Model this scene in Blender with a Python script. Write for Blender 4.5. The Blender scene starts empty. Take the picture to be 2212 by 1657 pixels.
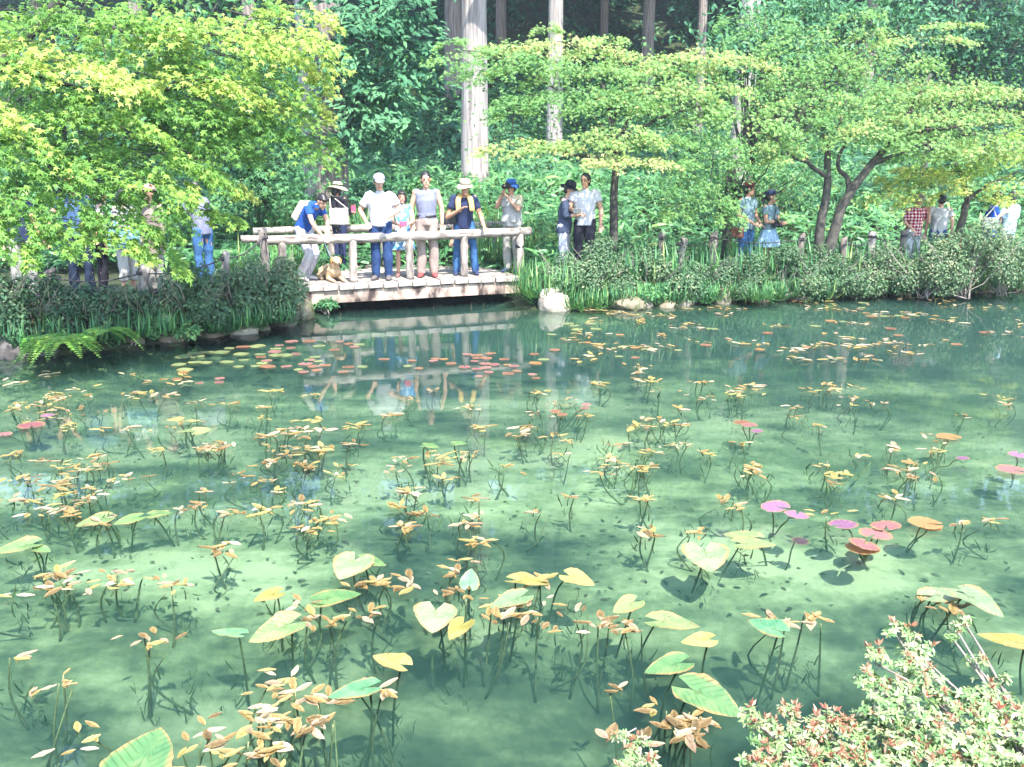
import bpy, bmesh, math, random
import numpy as np
from mathutils import Vector, Matrix, Quaternion
R = math.radians
rng = np.random.default_rng(7)
random.seed(7)
scene = bpy.context.scene
COL = scene.collection

# ------------------------------------------------------------ camera, sky, sun, exposure
CAM_Z, PITCH, FPX = 2.26, R(13.6), 1915.0          # eye height over the water, tilt, focal length (in 2211 px wide picture units)
cam_data = bpy.data.cameras.new('camera'); cam = bpy.data.objects.new('camera', cam_data); COL.objects.link(cam)
cam.location = (0, 0, CAM_Z); cam.rotation_euler = (R(90) - PITCH, 0, 0)
cam_data.sensor_width = 36.0; cam_data.lens = 36.0 * FPX / 2211.0
cam_data.clip_start = 0.05; cam_data.clip_end = 600
scene.camera = cam

SUN_EL, SUN_AZ = R(56), R(160)                      # azimuth clockwise from +Y: behind the camera, a little to its right
sun_dir = Vector((math.sin(SUN_AZ) * math.cos(SUN_EL), math.cos(SUN_AZ) * math.cos(SUN_EL), math.sin(SUN_EL)))
world = bpy.data.worlds.new('World'); scene.world = world; world.use_nodes = True
wn = world.node_tree.nodes; wl = world.node_tree.links
sky = wn.new('ShaderNodeTexSky'); sky.sky_type = 'NISHITA'; sky.sun_disc = False
sky.sun_elevation = SUN_EL; sky.sun_rotation = SUN_AZ
wl.new(sky.outputs[0], wn['Background'].inputs[0]); wn['Background'].inputs[1].default_value = 0.15
sd = bpy.data.lights.new('sun', 'SUN'); sd.energy = 2.9; sd.angle = R(0.53); sd.color = (1.0, 0.95, 0.86)
sun = bpy.data.objects.new('sun', sd); COL.objects.link(sun)
sun.rotation_euler = sun_dir.to_track_quat('Z', 'Y').to_euler(); sun.location = (0, -5, 30)
scene.view_settings.view_transform = 'Standard'; scene.view_settings.look = 'None'
scene.view_settings.gamma = 1.0; scene.view_settings.use_curve_mapping = False
scene.view_settings.exposure = 2.55
cy = scene.cycles
cy.use_denoising = True
cy.max_bounces = 8; cy.diffuse_bounces = 4; cy.glossy_bounces = 4; cy.transmission_bounces = 6
cy.transparent_max_bounces = 12; cy.volume_bounces = 0
cy.caustics_reflective = False; cy.caustics_refractive = False
cy.sample_clamp_indirect = 6.0

# ------------------------------------------------------------ where things stand
_F = np.array([0, math.cos(PITCH), -math.sin(PITCH)]); _U = np.array([0, math.sin(PITCH), math.cos(PITCH)])
def ray(px, py):
    return _F + np.array([1., 0, 0]) * ((px - 1105.5) / FPX) - _U * ((py - 828.5) / FPX)
def W(px, py, z=0.0):                                # the point of level ground at height z
    d = ray(px, py); t = (z - CAM_Z) / d[2]
    return np.array([0, 0, CAM_Z]) + d * t
def at(px, py, y):                                   # the point at y metres from the near bank
    d = ray(px, py); t = y / d[1]
    return np.array([0, 0, CAM_Z]) + d * t

# ------------------------------------------------------------ materials
MATS = {}
def nmat(name):
    m = bpy.data.materials.new(name); m.use_nodes = True
    nt = m.node_tree; return m, nt, nt.nodes, nt.links, nt.nodes['Principled BSDF']
def ramp(nodes, stops):
    r = nodes.new('ShaderNodeValToRGB'); e = r.color_ramp.elements
    while len(e) > 1: e.remove(e[-1])
    e[0].position = stops[0][0]; e[0].color = (*stops[0][1], 1)
    for p, c in stops[1:]:
        k = e.new(p); k.color = (*c, 1)
    return r
def noise(nodes, links, scale, detail=4, rough=.55, vec=None, coord='Object', sc=None):
    n = nodes.new('ShaderNodeTexNoise'); n.inputs['Scale'].default_value = scale
    n.inputs['Detail'].default_value = detail; n.inputs['Roughness'].default_value = rough
    tc = nodes.new('ShaderNodeTexCoord'); mp = nodes.new('ShaderNodeMapping')
    if sc: mp.inputs['Scale'].default_value = sc
    links.new(tc.outputs[coord], mp.inputs['Vector']); links.new(mp.outputs[0], n.inputs['Vector'])
    return n
def bump(nodes, links, src, bsdf, strength=.4, dist=.02):
    b = nodes.new('ShaderNodeBump'); b.inputs['Strength'].default_value = strength; b.inputs['Distance'].default_value = dist
    links.new(src, b.inputs['Height']); links.new(b.outputs[0], bsdf.inputs['Normal'])
def plain(name, c1, c2=None, scale=8, rough=.8, bmp=.3, bdist=.01, sc=None, spec=.3, detail=5, lo=.35, hi=.65):
    if name in MATS: return MATS[name]
    m, nt, n, l, b = nmat(name); b.inputs['Roughness'].default_value = rough
    b.inputs['Specular IOR Level'].default_value = spec
    c2 = c2 or tuple(x * .72 for x in c1)
    nz = noise(n, l, scale, detail, sc=sc); r = ramp(n, [(lo, c2), (hi, c1)])
    l.new(nz.outputs[0], r.inputs[0]); l.new(r.outputs[0], b.inputs['Base Color'])
    if bmp: bump(n, l, nz.outputs[0], b, bmp, bdist)
    MATS[name] = m; return m
def leafmat(name, stops, trans=.42, rough=.45, spec=.35, tcol=(1.15, 1.1, .55)):
    """leaf colour runs with the leaf's own tone; light passes through the blade"""
    if name in MATS: return MATS[name]
    m, nt, n, l, b = nmat(name)
    a = n.new('ShaderNodeAttribute'); a.attribute_name = 'tone'
    r = ramp(n, stops); l.new(a.outputs['Fac'], r.inputs[0]); l.new(r.outputs[0], b.inputs['Base Color'])
    b.inputs['Roughness'].default_value = rough; b.inputs['Specular IOR Level'].default_value = spec
    t = n.new('ShaderNodeBsdfTranslucent')
    mul = n.new('ShaderNodeMix'); mul.data_type = 'RGBA'; mul.blend_type = 'MULTIPLY'; mul.inputs[0].default_value = 1
    l.new(r.outputs[0], mul.inputs[6]); mul.inputs[7].default_value = (*[x * 1.0 for x in tcol], 1)
    l.new(mul.outputs[2], t.inputs[0])
    mx = n.new('ShaderNodeMixShader'); mx.inputs[0].default_value = trans
    l.new(b.outputs[0], mx.inputs[1]); l.new(t.outputs[0], mx.inputs[2]); l.new(mx.outputs[0], n['Material Output'].inputs[0])
    MATS[name] = m; return m

# ------------------------------------------------------------ objects
def link(o, parent=None):
    COL.objects.link(o)
    if parent is not None: o.parent = parent
    return o
def tag(o, label=None, cat=None, group=None, kind=None):
    if label: o['label'] = label
    if cat: o['category'] = cat
    if group: o['group'] = group
    if kind: o['kind'] = kind
    return o
def empty(name, loc=(0, 0, 0), rz=0, label=None, cat=None, group=None):
    o = bpy.data.objects.new(name, None); o.location = [float(v) for v in loc]; o.rotation_euler = (0, 0, rz)
    COL.objects.link(o); return tag(o, label, cat, group)
def mesh_np(name, V, faces, mat, tone=None, smooth=False):
    """V (n,3); faces: list of (m,k) int arrays; tone: one value per face in the order of faces"""
    me = bpy.data.meshes.new(name)
    V = np.asarray(V, np.float32); me.vertices.add(len(V)); me.vertices.foreach_set('co', V.ravel())
    li = np.concatenate([f.ravel() for f in faces]).astype(np.int32)
    tot = np.concatenate([np.full(len(f), f.shape[1]) for f in faces]).astype(np.int32)
    st = np.concatenate([[0], np.cumsum(tot)[:-1]]).astype(np.int32)
    me.loops.add(len(li)); me.loops.foreach_set('vertex_index', li)
    me.polygons.add(len(st)); me.polygons.foreach_set('loop_start', st)
    try: me.polygons.foreach_set('loop_total', tot)
    except Exception: pass
    me.polygons.foreach_set('use_smooth', np.full(len(st), bool(smooth)))
    me.update(calc_edges=True)
    if tone is not None:
        at_ = me.attributes.new('tone', 'FLOAT', 'FACE'); at_.data.foreach_set('value', np.asarray(tone, np.float32))
    if mat is not None: me.materials.append(mat)
    return me
class Soup:
    """collects shapes for ONE mesh"""
    def __init__(s): s.v = []; s.f = {}; s.n = 0
    def add(s, V, faces):
        V = np.asarray(V, float); s.v.append(V)
        for f in faces:
            f = np.asarray(f, int)
            if f.size: s.f.setdefault(f.shape[1], []).append(f + s.n)
        s.n += len(V); return s
    def loft(s, P, rx, ry=None, sides=8, xdir=(1, 0, 0), cap=True, ends=False):
        P = np.asarray(P, float); n = len(P); rx = np.broadcast_to(np.asarray(rx, float), (n,)); ry = rx if ry is None else np.broadcast_to(np.asarray(ry, float), (n,))
        T = np.gradient(P, axis=0); T /= np.linalg.norm(T, axis=1)[:, None] + 1e-9
        xd = np.asarray(xdir, float); V = []
        th = np.arange(sides) * 2 * math.pi / sides
        for i in range(n):
            x = xd - T[i] * (xd @ T[i]); ln = np.linalg.norm(x)
            if ln < .05:
                alt = np.array([0, 1., 0]) if abs(T[i][1]) < .9 else np.array([0, 0, 1.]); x = alt - T[i] * (alt @ T[i]); ln = np.linalg.norm(x)
            x /= ln; y = np.cross(T[i], x); xd = x if ry is rx else xd
            V.append(P[i] + np.outer(np.cos(th) * rx[i], x) + np.outer(np.sin(th) * ry[i], y))
        V = np.concatenate(V); q = []
        j = np.arange(sides); k = (j + 1) % sides
        for i in range(n - 1):
            q.append(np.stack([i * sides + j, i * sides + k, (i + 1) * sides + k, (i + 1) * sides + j], 1))
        fs = [np.concatenate(q)]
        if cap: fs.append(np.array([j[::-1], (n - 1) * sides + j]))
        s.add(V, fs)
        if ends:
            s.ell(P[0], (rx[0],) * 3, 6); s.ell(P[-1], (rx[-1],) * 3, 6)
        return s
    def ell(s, c, r, seg=10, rot=None):
        nr = max(5, seg // 2 + 1); u = np.arange(seg) * 2 * math.pi / seg; V = [[0, 0, -1.]]
        for i in range(1, nr):
            p = -math.pi / 2 + math.pi * i / nr
            V += [[math.cos(p) * math.cos(a), math.cos(p) * math.sin(a), math.sin(p)] for a in u]
        V.append([0, 0, 1.]); V = np.array(V) * np.asarray(r, float)
        if rot is not None: V = V @ np.asarray(rot).T
        j = np.arange(seg); k = (j + 1) % seg; q = []
        for i in range(nr - 2): q.append(np.stack([1 + i * seg + j, 1 + i * seg + k, 1 + (i + 1) * seg + k, 1 + (i + 1) * seg + j], 1))
        t = [np.stack([np.zeros(seg, int), 1 + k, 1 + j], 1), np.stack([np.full(seg, len(V) - 1), 1 + (nr - 2) * seg + j, 1 + (nr - 2) * seg + k], 1)]
        return s.add(V + np.asarray(c, float), [np.concatenate(q), np.concatenate(t)])
    def box(s, c, h, rot=None, taper=1.0):
        V = np.array([[x, y, z] for z in (-1, 1) for y in (-1, 1) for x in (-1, 1)], float)
        V[4:, :2] *= taper; V *= np.asarray(h, float)
        if rot is not None: V = V @ np.asarray(rot).T
        return s.add(V + np.asarray(c, float), [np.array([[0, 2, 3, 1], [4, 5, 7, 6], [0, 1, 5, 4], [2, 6, 7, 3], [0, 4, 6, 2], [1, 3, 7, 5]])])
    def mesh(s, name, mat, smooth=True):
        return mesh_np(name, np.concatenate(s.v), [np.concatenate(s.f[k]) for k in sorted(s.f)], mat, None, smooth)
    def build(s, name, mat, parent=None, smooth=True):
        return link(bpy.data.objects.new(name, s.mesh(name, mat, smooth)), parent)
def remeshed(soup, voxel, mat, name, smooth_it=3, dec=None, wrinkle=0, seed=0):
    """one continuous skin grown over the soup"""
    me = soup.mesh('tmp', None); o = bpy.data.objects.new('tmp', me); COL.objects.link(o)
    m = o.modifiers.new('r', 'REMESH'); m.mode = 'VOXEL'; m.voxel_size = voxel
    if smooth_it:
        sm = o.modifiers.new('s', 'SMOOTH'); sm.factor = .5; sm.iterations = smooth_it
    if dec:
        d = o.modifiers.new('d', 'DECIMATE'); d.ratio = dec
    dg = bpy.context.evaluated_depsgraph_get(); out = bpy.data.meshes.new_from_object(o.evaluated_get(dg))
    bpy.data.objects.remove(o); bpy.data.meshes.remove(me)
    n = len(out.vertices)
    if wrinkle and n:
        co = np.empty(n * 3, np.float32); out.vertices.foreach_get('co', co); co = co.reshape(-1, 3)
        no = np.empty(n * 3, np.float32); out.vertices.foreach_get('normal', no); no = no.reshape(-1, 3)
        r = np.random.default_rng(seed); d = 0
        for k in range(6):
            w = r.normal(size=3) * (14 + 9 * k) * np.array([1, 1, .8]); d = d + np.sin(co @ w + r.uniform(0, 6.28)) / (1 + .5 * k)
        co = co + no * (d * wrinkle / 2)[:, None].astype(np.float32); out.vertices.foreach_set('co', co.ravel())
    out.polygons.foreach_set('use_smooth', np.ones(len(out.polygons), bool))
    out.name = name
    if mat: out.materials.append(mat)
    out.update(); return out
def rotz(a): c, s = math.cos(a), math.sin(a); return np.array([[c, -s, 0], [s, c, 0], [0, 0, 1.]])
def rotx(a): c, s = math.cos(a), math.sin(a); return np.array([[1., 0, 0], [0, c, -s], [0, s, c]])
def roty(a): c, s = math.cos(a), math.sin(a); return np.array([[c, 0, s], [0, 1., 0], [-s, 0, c]])

# ------------------------------------------------------------ leaf templates: verts (x = along, y = across, z = up), unit length
def star_template(lobes=5):
    V = [[.12, 0, 0]]; ang = np.radians(np.linspace(-125, 125, lobes)); L = {5: [.42, .78, 1, .78, .42], 7: [.3, .55, .85, 1, .85, .55, .3]}[lobes]
    tips = [[.12 + .88 * L[i] * math.cos(a), .88 * L[i] * math.sin(a), -.14 * L[i]] for i, a in enumerate(ang)]
    mid = [math.radians(-170)] + list((ang[:-1] + ang[1:]) / 2) + [math.radians(170)]
    ins = [[.12 + .26 * math.cos(a), .26 * math.sin(a), .03] for a in mid]
    V += tips + ins; F = [[0, 1 + lobes + i, 1 + i, 2 + lobes + i] for i in range(lobes)]
    return np.array(V), [np.array(F)]
STAR = star_template(5)
OVAL = (np.array([[0, 0, 0], [.35, .2, .05], [.35, -.2, .05], [.4, 0, 0], [.72, .15, .02], [.72, -.15, .02], [1, 0, -.08]]),
        [np.array([[0, 3, 1, 1], [0, 2, 3, 3]])[:, :3], np.array([[3, 6, 4, 1], [3, 2, 5, 6]])])
OVAL = (OVAL[0], [np.array([[0, 3, 1], [0, 2, 3]]), np.array([[3, 6, 4, 1], [3, 2, 5, 6]])])
TINY = (np.array([[0, 0, 0], [.5, .28, .04], [1, 0, 0], [.5, -.28, .04]]), [np.array([[0, 1, 2, 3]])])
BLADE = (np.array([[0, .035, 0], [0, -.035, 0], [.35, .04, .12], [.35, -.04, .12], [.7, .028, .1], [.7, -.028, .1], [1, 0, -.05]]),
         [np.array([[0, 1, 3, 2], [2, 3, 5, 4]]), np.array([[4, 5, 6]])])
def scatter(P, N, H, size, tmpl, tone):
    """leaves at P with normals N, headings H: -> V, faces, face tones"""
    P = np.asarray(P, float); n = len(P); N = np.asarray(N, float); N = N / (np.linalg.norm(N, axis=1)[:, None] + 1e-9)
    H = H - N * (H * N).sum(1)[:, None]; H /= np.linalg.norm(H, axis=1)[:, None] + 1e-9; Y = np.cross(N, H)
    T, F = tmpl; size = np.broadcast_to(np.asarray(size, float), (n,))
    V = (T[None, :, 0, None] * H[:, None] + T[None, :, 1, None] * Y[:, None] + T[None, :, 2, None] * N[:, None]) * size[:, None, None] + P[:, None]
    k = len(T); off = (np.arange(n) * k)[:, None, None]
    faces = [(f[None] + off).reshape(-1, f.shape[1]) for f in F]; tones = np.concatenate([np.repeat(tone, len(f)) for f in F])
    return V.reshape(-1, 3), faces, tones
class Leaves:
    def __init__(s): s.a = []
    def add(s, P, N, H, size, tone): s.a.append((np.asarray(P, float), np.asarray(N, float), np.asarray(H, float), np.broadcast_to(size, (len(P),)), np.broadcast_to(tone, (len(P),)))); return s
    def build(s, name, mat, tmpl, parent=None):
        P, N, H, S, T = [np.concatenate([x[i] for x in s.a]) for i in range(5)]
        V, F, t = scatter(P, N, H, S, tmpl, np.clip(T, 0, 1))
        return link(bpy.data.objects.new(name, mesh_np(name, V, F, mat, t)), parent)
def rdir(n, up=0.0):
    v = rng.normal(size=(n, 3)); v /= np.linalg.norm(v, axis=1)[:, None]; v[:, 2] += up; return v

# ============================================================ the setting: ground, water, hill
def lp(p): return (float(p[0]), float(p[1]))
LEFT_BANK = [W(*p) for p in [(0, 775), (130, 768), (260, 752), (364, 740), (520, 722), (598, 706), (640, 692)]]
RIGHT_BANK = [W(*p) for p in [(1117, 663), (1180, 672), (1260, 668), (1310, 668), (1480, 660), (1700, 648), (1900, 640), (2050, 636), (2211, 628)]]
POND = [(-20, 6.5), (-9, 9.2)] + [lp(p) for p in LEFT_BANK] + [(-3.1, 14.7), (-2.9, 16.1), (-.9, 16.5), (-.1, 16.2)] + \
       [lp(p) for p in RIGHT_BANK] + [(14, 18.6), (22, 19.5), (26, 3.5), (5, 3.4), (2.5, 2.75), (1.2, 2.25), (0, 1.9), (-6, 1.8), (-20, 2)]
def pond_dist(X, Y):
    """metres inside the shore (negative = on land)"""
    P = np.stack([X.ravel(), Y.ravel()], 1); d = np.full(len(P), 1e9); ins = np.zeros(len(P), bool); n = len(POND)
    for i in range(n):
        a = np.array(POND[i]); b = np.array(POND[(i + 1) % n]); e = b - a
        t = np.clip(((P - a) @ e) / (e @ e), 0, 1); q = P - (a + t[:, None] * e); d = np.minimum(d, np.hypot(q[:, 0], q[:, 1]))
        c = ((a[1] > P[:, 1]) != (b[1] > P[:, 1])); xx = a[0] + (P[:, 1] - a[1]) / (e[1] if abs(e[1]) > 1e-9 else 1e-9) * e[0]
        ins ^= c & (P[:, 0] < xx)
    return np.where(ins, d, -d).reshape(X.shape)
def sst(a, b, x): t = np.clip((x - a) / (b - a), 0, 1); return t * t * (3 - 2 * t)
def wob(X, Y, s=1.0, seed=0):
    r = np.random.default_rng(seed); v = 0
    for k in range(7):
        w = r.normal(size=2) * (.6 + .5 * k) * s; v = v + np.sin(X * w[0] + Y * w[1] + r.uniform(0, 6.3)) / (1 + .6 * k)
    return v / 3
def ground_z(X, Y):
    X = np.asarray(X, float); Y = np.asarray(Y, float)
    d = pond_dist(X, Y)
    bed = -(.13 * sst(0, .5, d) + .13 * sst(.3, 2.2, d)) + .035 * wob(X, Y, 1.6, 3) * sst(.3, 1.5, d)
    bed = bed - .24 * np.exp(-(((X - .4) / 2.2) ** 2 + ((Y - 3.5) / .9) ** 2)) - .10 * sst(5.6, 3.4, Y) * sst(.2, 1, d)
    top = .45 - .2 * sst(1.0, 4.5, X)
    land = top * sst(0, .65, -d) + .03 * wob(X, Y, 2, 5) * sst(.2, 1, -d)
    yb = 17.4 + 3.0 * sst(.5, 5.0, X) + .6 * wob(X, Y * 0, .3, 9)
    hill = np.interp(Y - yb, [-1, 0, 2, 5, 8, 12, 16, 23, 38, 80, 160], [0, 0, .45, .9, 1.2, 1.5, 2.0, 4.6, 12, 32, 60])
    land = land + hill + .12 * wob(X, Y, .8, 11) * sst(0, 4, Y - yb)
    return np.where(d > 0, bed, land)
def gz(x, y): return float(ground_z(np.array([x]), np.array([y]))[0])
xs = np.concatenate([np.linspace(-120, -20, 22)[:-1], np.linspace(-20, -8, 40)[:-1], np.linspace(-8, 12, 165)[:-1], np.linspace(12, 28, 50)[:-1], np.linspace(28, 120, 20)])
ys = np.concatenate([np.linspace(-60, 0, 14)[:-1], np.linspace(0, 20, 165)[:-1], np.linspace(20, 45, 60)[:-1], np.linspace(45, 150, 34)])
GX, GY = np.meshgrid(xs, ys); GZ = ground_z(GX, GY)
nx_, ny_ = len(xs), len(ys); ii = np.arange(nx_ * ny_).reshape(ny_, nx_)
quads = np.stack([ii[:-1, :-1], ii[:-1, 1:], ii[1:, 1:], ii[1:, :-1]], -1).reshape(-1, 4)

def ground_material():
    m, nt, n, l, b = nmat('ground_soil_and_sediment'); b.inputs['Roughness'].default_value = .9; b.inputs['Specular IOR Level'].default_value = .15
    geo = n.new('ShaderNodeNewGeometry'); sep = n.new('ShaderNodeSeparateXYZ'); l.new(geo.outputs['Position'], sep.inputs[0])
    # sediment: pale and dark noise patches, darker towards the near and far shores
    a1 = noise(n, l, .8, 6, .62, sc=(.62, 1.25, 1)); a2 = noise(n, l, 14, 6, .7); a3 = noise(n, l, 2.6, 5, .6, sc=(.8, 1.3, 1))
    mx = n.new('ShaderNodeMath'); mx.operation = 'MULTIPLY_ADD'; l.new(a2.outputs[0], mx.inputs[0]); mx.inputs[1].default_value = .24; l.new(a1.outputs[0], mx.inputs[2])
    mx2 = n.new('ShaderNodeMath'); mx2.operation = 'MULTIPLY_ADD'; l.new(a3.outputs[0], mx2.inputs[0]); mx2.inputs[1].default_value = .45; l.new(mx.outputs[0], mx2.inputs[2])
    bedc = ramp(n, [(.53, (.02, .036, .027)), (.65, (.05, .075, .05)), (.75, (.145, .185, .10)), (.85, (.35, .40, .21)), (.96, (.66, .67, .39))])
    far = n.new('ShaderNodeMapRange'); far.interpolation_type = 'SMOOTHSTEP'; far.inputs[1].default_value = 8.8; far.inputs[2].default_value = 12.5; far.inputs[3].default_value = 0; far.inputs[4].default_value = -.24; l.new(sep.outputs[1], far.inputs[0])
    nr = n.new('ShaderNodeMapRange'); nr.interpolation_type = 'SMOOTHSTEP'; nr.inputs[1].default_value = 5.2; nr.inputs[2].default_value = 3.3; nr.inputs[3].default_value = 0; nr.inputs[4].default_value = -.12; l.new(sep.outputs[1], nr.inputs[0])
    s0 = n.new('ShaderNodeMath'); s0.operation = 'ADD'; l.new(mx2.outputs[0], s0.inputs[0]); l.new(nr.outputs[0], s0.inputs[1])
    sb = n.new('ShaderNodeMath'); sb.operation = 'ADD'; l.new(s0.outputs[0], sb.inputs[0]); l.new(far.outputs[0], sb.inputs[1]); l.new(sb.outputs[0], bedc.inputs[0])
    # land: leaf litter, moss and trodden earth
    s1 = noise(n, l, 3.0, 6); soil = ramp(n, [(.3, (.022, .026, .014)), (.5, (.03, .045, .02)), (.72, (.075, .065, .042))]); l.new(s1.outputs[0], soil.inputs[0])
    mix = n.new('ShaderNodeMix'); mix.data_type = 'RGBA'
    mr = n.new('ShaderNodeMapRange'); mr.inputs[1].default_value = -.12; mr.inputs[2].default_value = .02; l.new(sep.outputs[2], mr.inputs[0])
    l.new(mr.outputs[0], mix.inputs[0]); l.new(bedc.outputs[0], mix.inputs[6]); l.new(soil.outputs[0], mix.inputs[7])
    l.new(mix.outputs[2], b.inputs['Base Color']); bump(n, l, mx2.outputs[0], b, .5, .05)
    return m
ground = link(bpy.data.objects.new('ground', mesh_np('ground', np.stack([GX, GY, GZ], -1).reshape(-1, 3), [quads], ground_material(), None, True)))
tag(ground, kind='structure')

def water_material():
    m, nt, n, l, b = nmat('pond_water'); out = n['Material Output']; n.remove(b)
    w1 = noise(n, l, 2.2, 3, .5, sc=(1, 1.8, 1)); w2 = noise(n, l, 11, 2, .5, sc=(1, 1.7, 1))
    ad = n.new('ShaderNodeMath'); ad.operation = 'MULTIPLY_ADD'; l.new(w2.outputs[0], ad.inputs[0]); ad.inputs[1].default_value = .22; l.new(w1.outputs[0], ad.inputs[2])
    bp = n.new('ShaderNodeBump'); bp.inputs['Strength'].default_value = .6; bp.inputs['Distance'].default_value = .0013; l.new(ad.outputs[0], bp.inputs['Height'])
    fr = n.new('ShaderNodeFresnel'); fr.inputs[0].default_value = 1.333; l.new(bp.outputs[0], fr.inputs[1])
    gl = n.new('ShaderNodeBsdfGlossy'); gl.inputs['Roughness'].default_value = .006; l.new(bp.outputs[0], gl.inputs['Normal'])
    tr = n.new('ShaderNodeBsdfTransparent'); tr.inputs[0].default_value = (.80, .96, .93, 1)
    mx = n.new('ShaderNodeMixShader'); l.new(fr.outputs[0], mx.inputs[0]); l.new(tr.outputs[0], mx.inputs[1]); l.new(gl.outputs[0], mx.inputs[2])
    l.new(mx.outputs[0], out.inputs['Surface'])
    vo = n.new('ShaderNodeVolumePrincipled'); vo.inputs['Color'].default_value = (.20, .37, .335, 1); vo.inputs['Density'].default_value = 1.25
    vo.inputs['Anisotropy'].default_value = .2
    l.new(vo.outputs[0], out.inputs['Volume'])
    return m
ws = Soup(); ws.box((3, 11, -1.0), (32, 13, 1.0))
water = ws.build('pond_water', water_material(), smooth=False); tag(water, kind='structure')

# ============================================================ the bridge
DECK = .45
wood_pale = plain('weathered_wood_pale', (.40, .355, .32), (.13, .11, .10), 5, .85, .5, .01, sc=(1, 1, 5), detail=7)
wood_log = plain('peeled_log', (.37, .325, .29), (.085, .07, .062), 7, .8, .6, .012, sc=(.6, 2.2, 2.2), detail=7, lo=.33, hi=.6)
wood_post = plain('peeled_post', (.34, .30, .27), (.085, .07, .062), 7, .8, .6, .012, sc=(2.2, 2.2, .5), detail=7, lo=.33, hi=.62)
wood_beam = plain('stained_beam', (.36, .28, .23), (.045, .03, .028), 4.5, .85, .5, .01, sc=(1.4, 1.4, .7), detail=6, lo=.36, hi=.56)
wood_grey = plain('grey_post_wood', (.20, .17, .15), (.08, .07, .065), 8, .9, .5, .01, sc=(2, 2, .5))
fl = W(640, 620, DECK); fr = W(1121, 597, DECK)               # front edge of the deck
ax = (fr - fl); blen = np.linalg.norm(ax[:2]); ax = ax / np.linalg.norm(ax); nrm = np.array([-ax[1], ax[0], 0.]); ba = math.atan2(ax[1], ax[0])
BR = empty('footbridge', (fl[0], fl[1], 0), ba, 'weathered log footbridge with round rails over the pond inlet', 'bridge')
DEEP = 2.75
plank_w = .245; np_ = int((blen + .75) / plank_w)
pl = Soup(); pl.box((0, 0, 0), (.5, .5, .5)); plank_me = pl.mesh('plank', wood_pale, False)
bmp = bmesh.new(); bmp.from_mesh(plank_me); bmesh.ops.scale(bmp, vec=(plank_w - .012, DEEP, .085), verts=bmp.verts)
bmesh.ops.bevel(bmp, geom=bmp.edges[:], offset=.008, segments=1, affect='EDGES'); bmp.to_mesh(plank_me); bmp.free()
for i in range(np_):
    o = link(bpy.data.objects.new('plank', plank_me), BR)
    o.location = (-.55 + (i + .5) * plank_w, DEEP / 2 + rng.normal(0, .012), DECK - .0425 + rng.normal(0, .004)); o.rotation_euler = (0, rng.normal(0, .008), rng.normal(0, .003))
for yy, nm in ((.13, 'beam'), (DEEP / 2, 'beam'), (DEEP - .13, 'beam')):
    s = Soup(); s.box((blen / 2 - .05, yy, DECK - .095 - .10), (blen / 2 + .55, .09, .098)); s.build('beam', wood_beam, BR, False)
def log(P, r, name, mat, parent, sides=14, wobble=.06):
    P = np.asarray(P, float); n = 14; t = np.linspace(0, 1, n); q = np.stack([np.interp(t, np.linspace(0, 1, len(P)), P[:, k]) for k in range(3)], 1)
    rr = r * (1 + wobble * np.sin(np.arange(n) * 1.7 + rng.uniform(0, 6)) + rng.normal(0, wobble * .4, n))
    return Soup().loft(q, rr, sides=sides).build(name, mat, parent)
def bl(px, py, z=DECK):                                         # picture point on the deck -> bridge coordinates
    p = W(px, py, z) - np.array([fl[0], fl[1], 0]); return float(p @ ax), float(p @ nrm)
RAIL = DECK + .735
front_x = [bl(600, 604)[0], bl(757, 605)[0], bl(887, 603)[0], bl(1008, 599)[0], bl(1131, 594)[0]]
FY, BY = .34, DEEP - .22
for x in front_x: log([(x, FY, DECK - .01), (x + rng.normal(0, .01), FY, RAIL - .03)], .068, 'post', wood_post, BR)
log([(front_x[0] - .28, FY + .02, .3), (front_x[0] - .27, FY + .02, RAIL - .03)], .066, 'post', wood_post, BR)
log([(front_x[0] - .38, FY, RAIL - .02), (blen * .35, FY, RAIL - .03), (front_x[-1] + .2, FY, RAIL + .005)], .078, 'rail', wood_log, BR, wobble=.05)
log([(front_x[0] - .62, FY + .03, RAIL + .005), (front_x[0] - .30, FY + .02, RAIL + .005)], .058, 'rail', wood_log, BR)
for x in (front_x[0] - .27, front_x[-1]):
    Soup().loft([(x, FY + .01, DECK + .46), (x, FY + .01, DECK + .52)], .076, sides=14).build('lashing', plain('black_strap', (.02, .02, .025), None, 20, .8, 0), BR)
for k, x in enumerate([bl(708, 574)[0], bl(829, 574)[0], bl(948, 574)[0], bl(1065, 574)[0]]):
    log([(x, BY, DECK - .01), (x, BY, RAIL - .05)], .066, 'post', wood_post, BR)
log([(front_x[0] - .2, BY, RAIL - .02), (blen + .75, BY, RAIL - .0)], .07, 'rail', wood_log, BR, wobble=.05)
log([(blen + .5, BY, .35), (blen + .5, BY, RAIL - .05)], .066, 'post', wood_post, BR)
# abutments under the two ends
stone_m = plain('bank_stone', (.22, .19, .15), (.08, .08, .05), 3.5, .9, .7, .04, detail=7)
stone_moss = plain('mossy_stone', (.18, .15, .11), (.05, .07, .02), 3.0, .95, .7, .04, detail=6, lo=.42, hi=.6)
wood_dark = plain('wet_dark_wood', (.09, .08, .075), (.03, .028, .03), 6, .6, .4)
for x in (-.45, blen + .12):
    log([(x, .3, -.5), (x, .3, DECK - .3)], .12, 'pile', wood_dark if x < 0 else wood_grey, BR)

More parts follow.
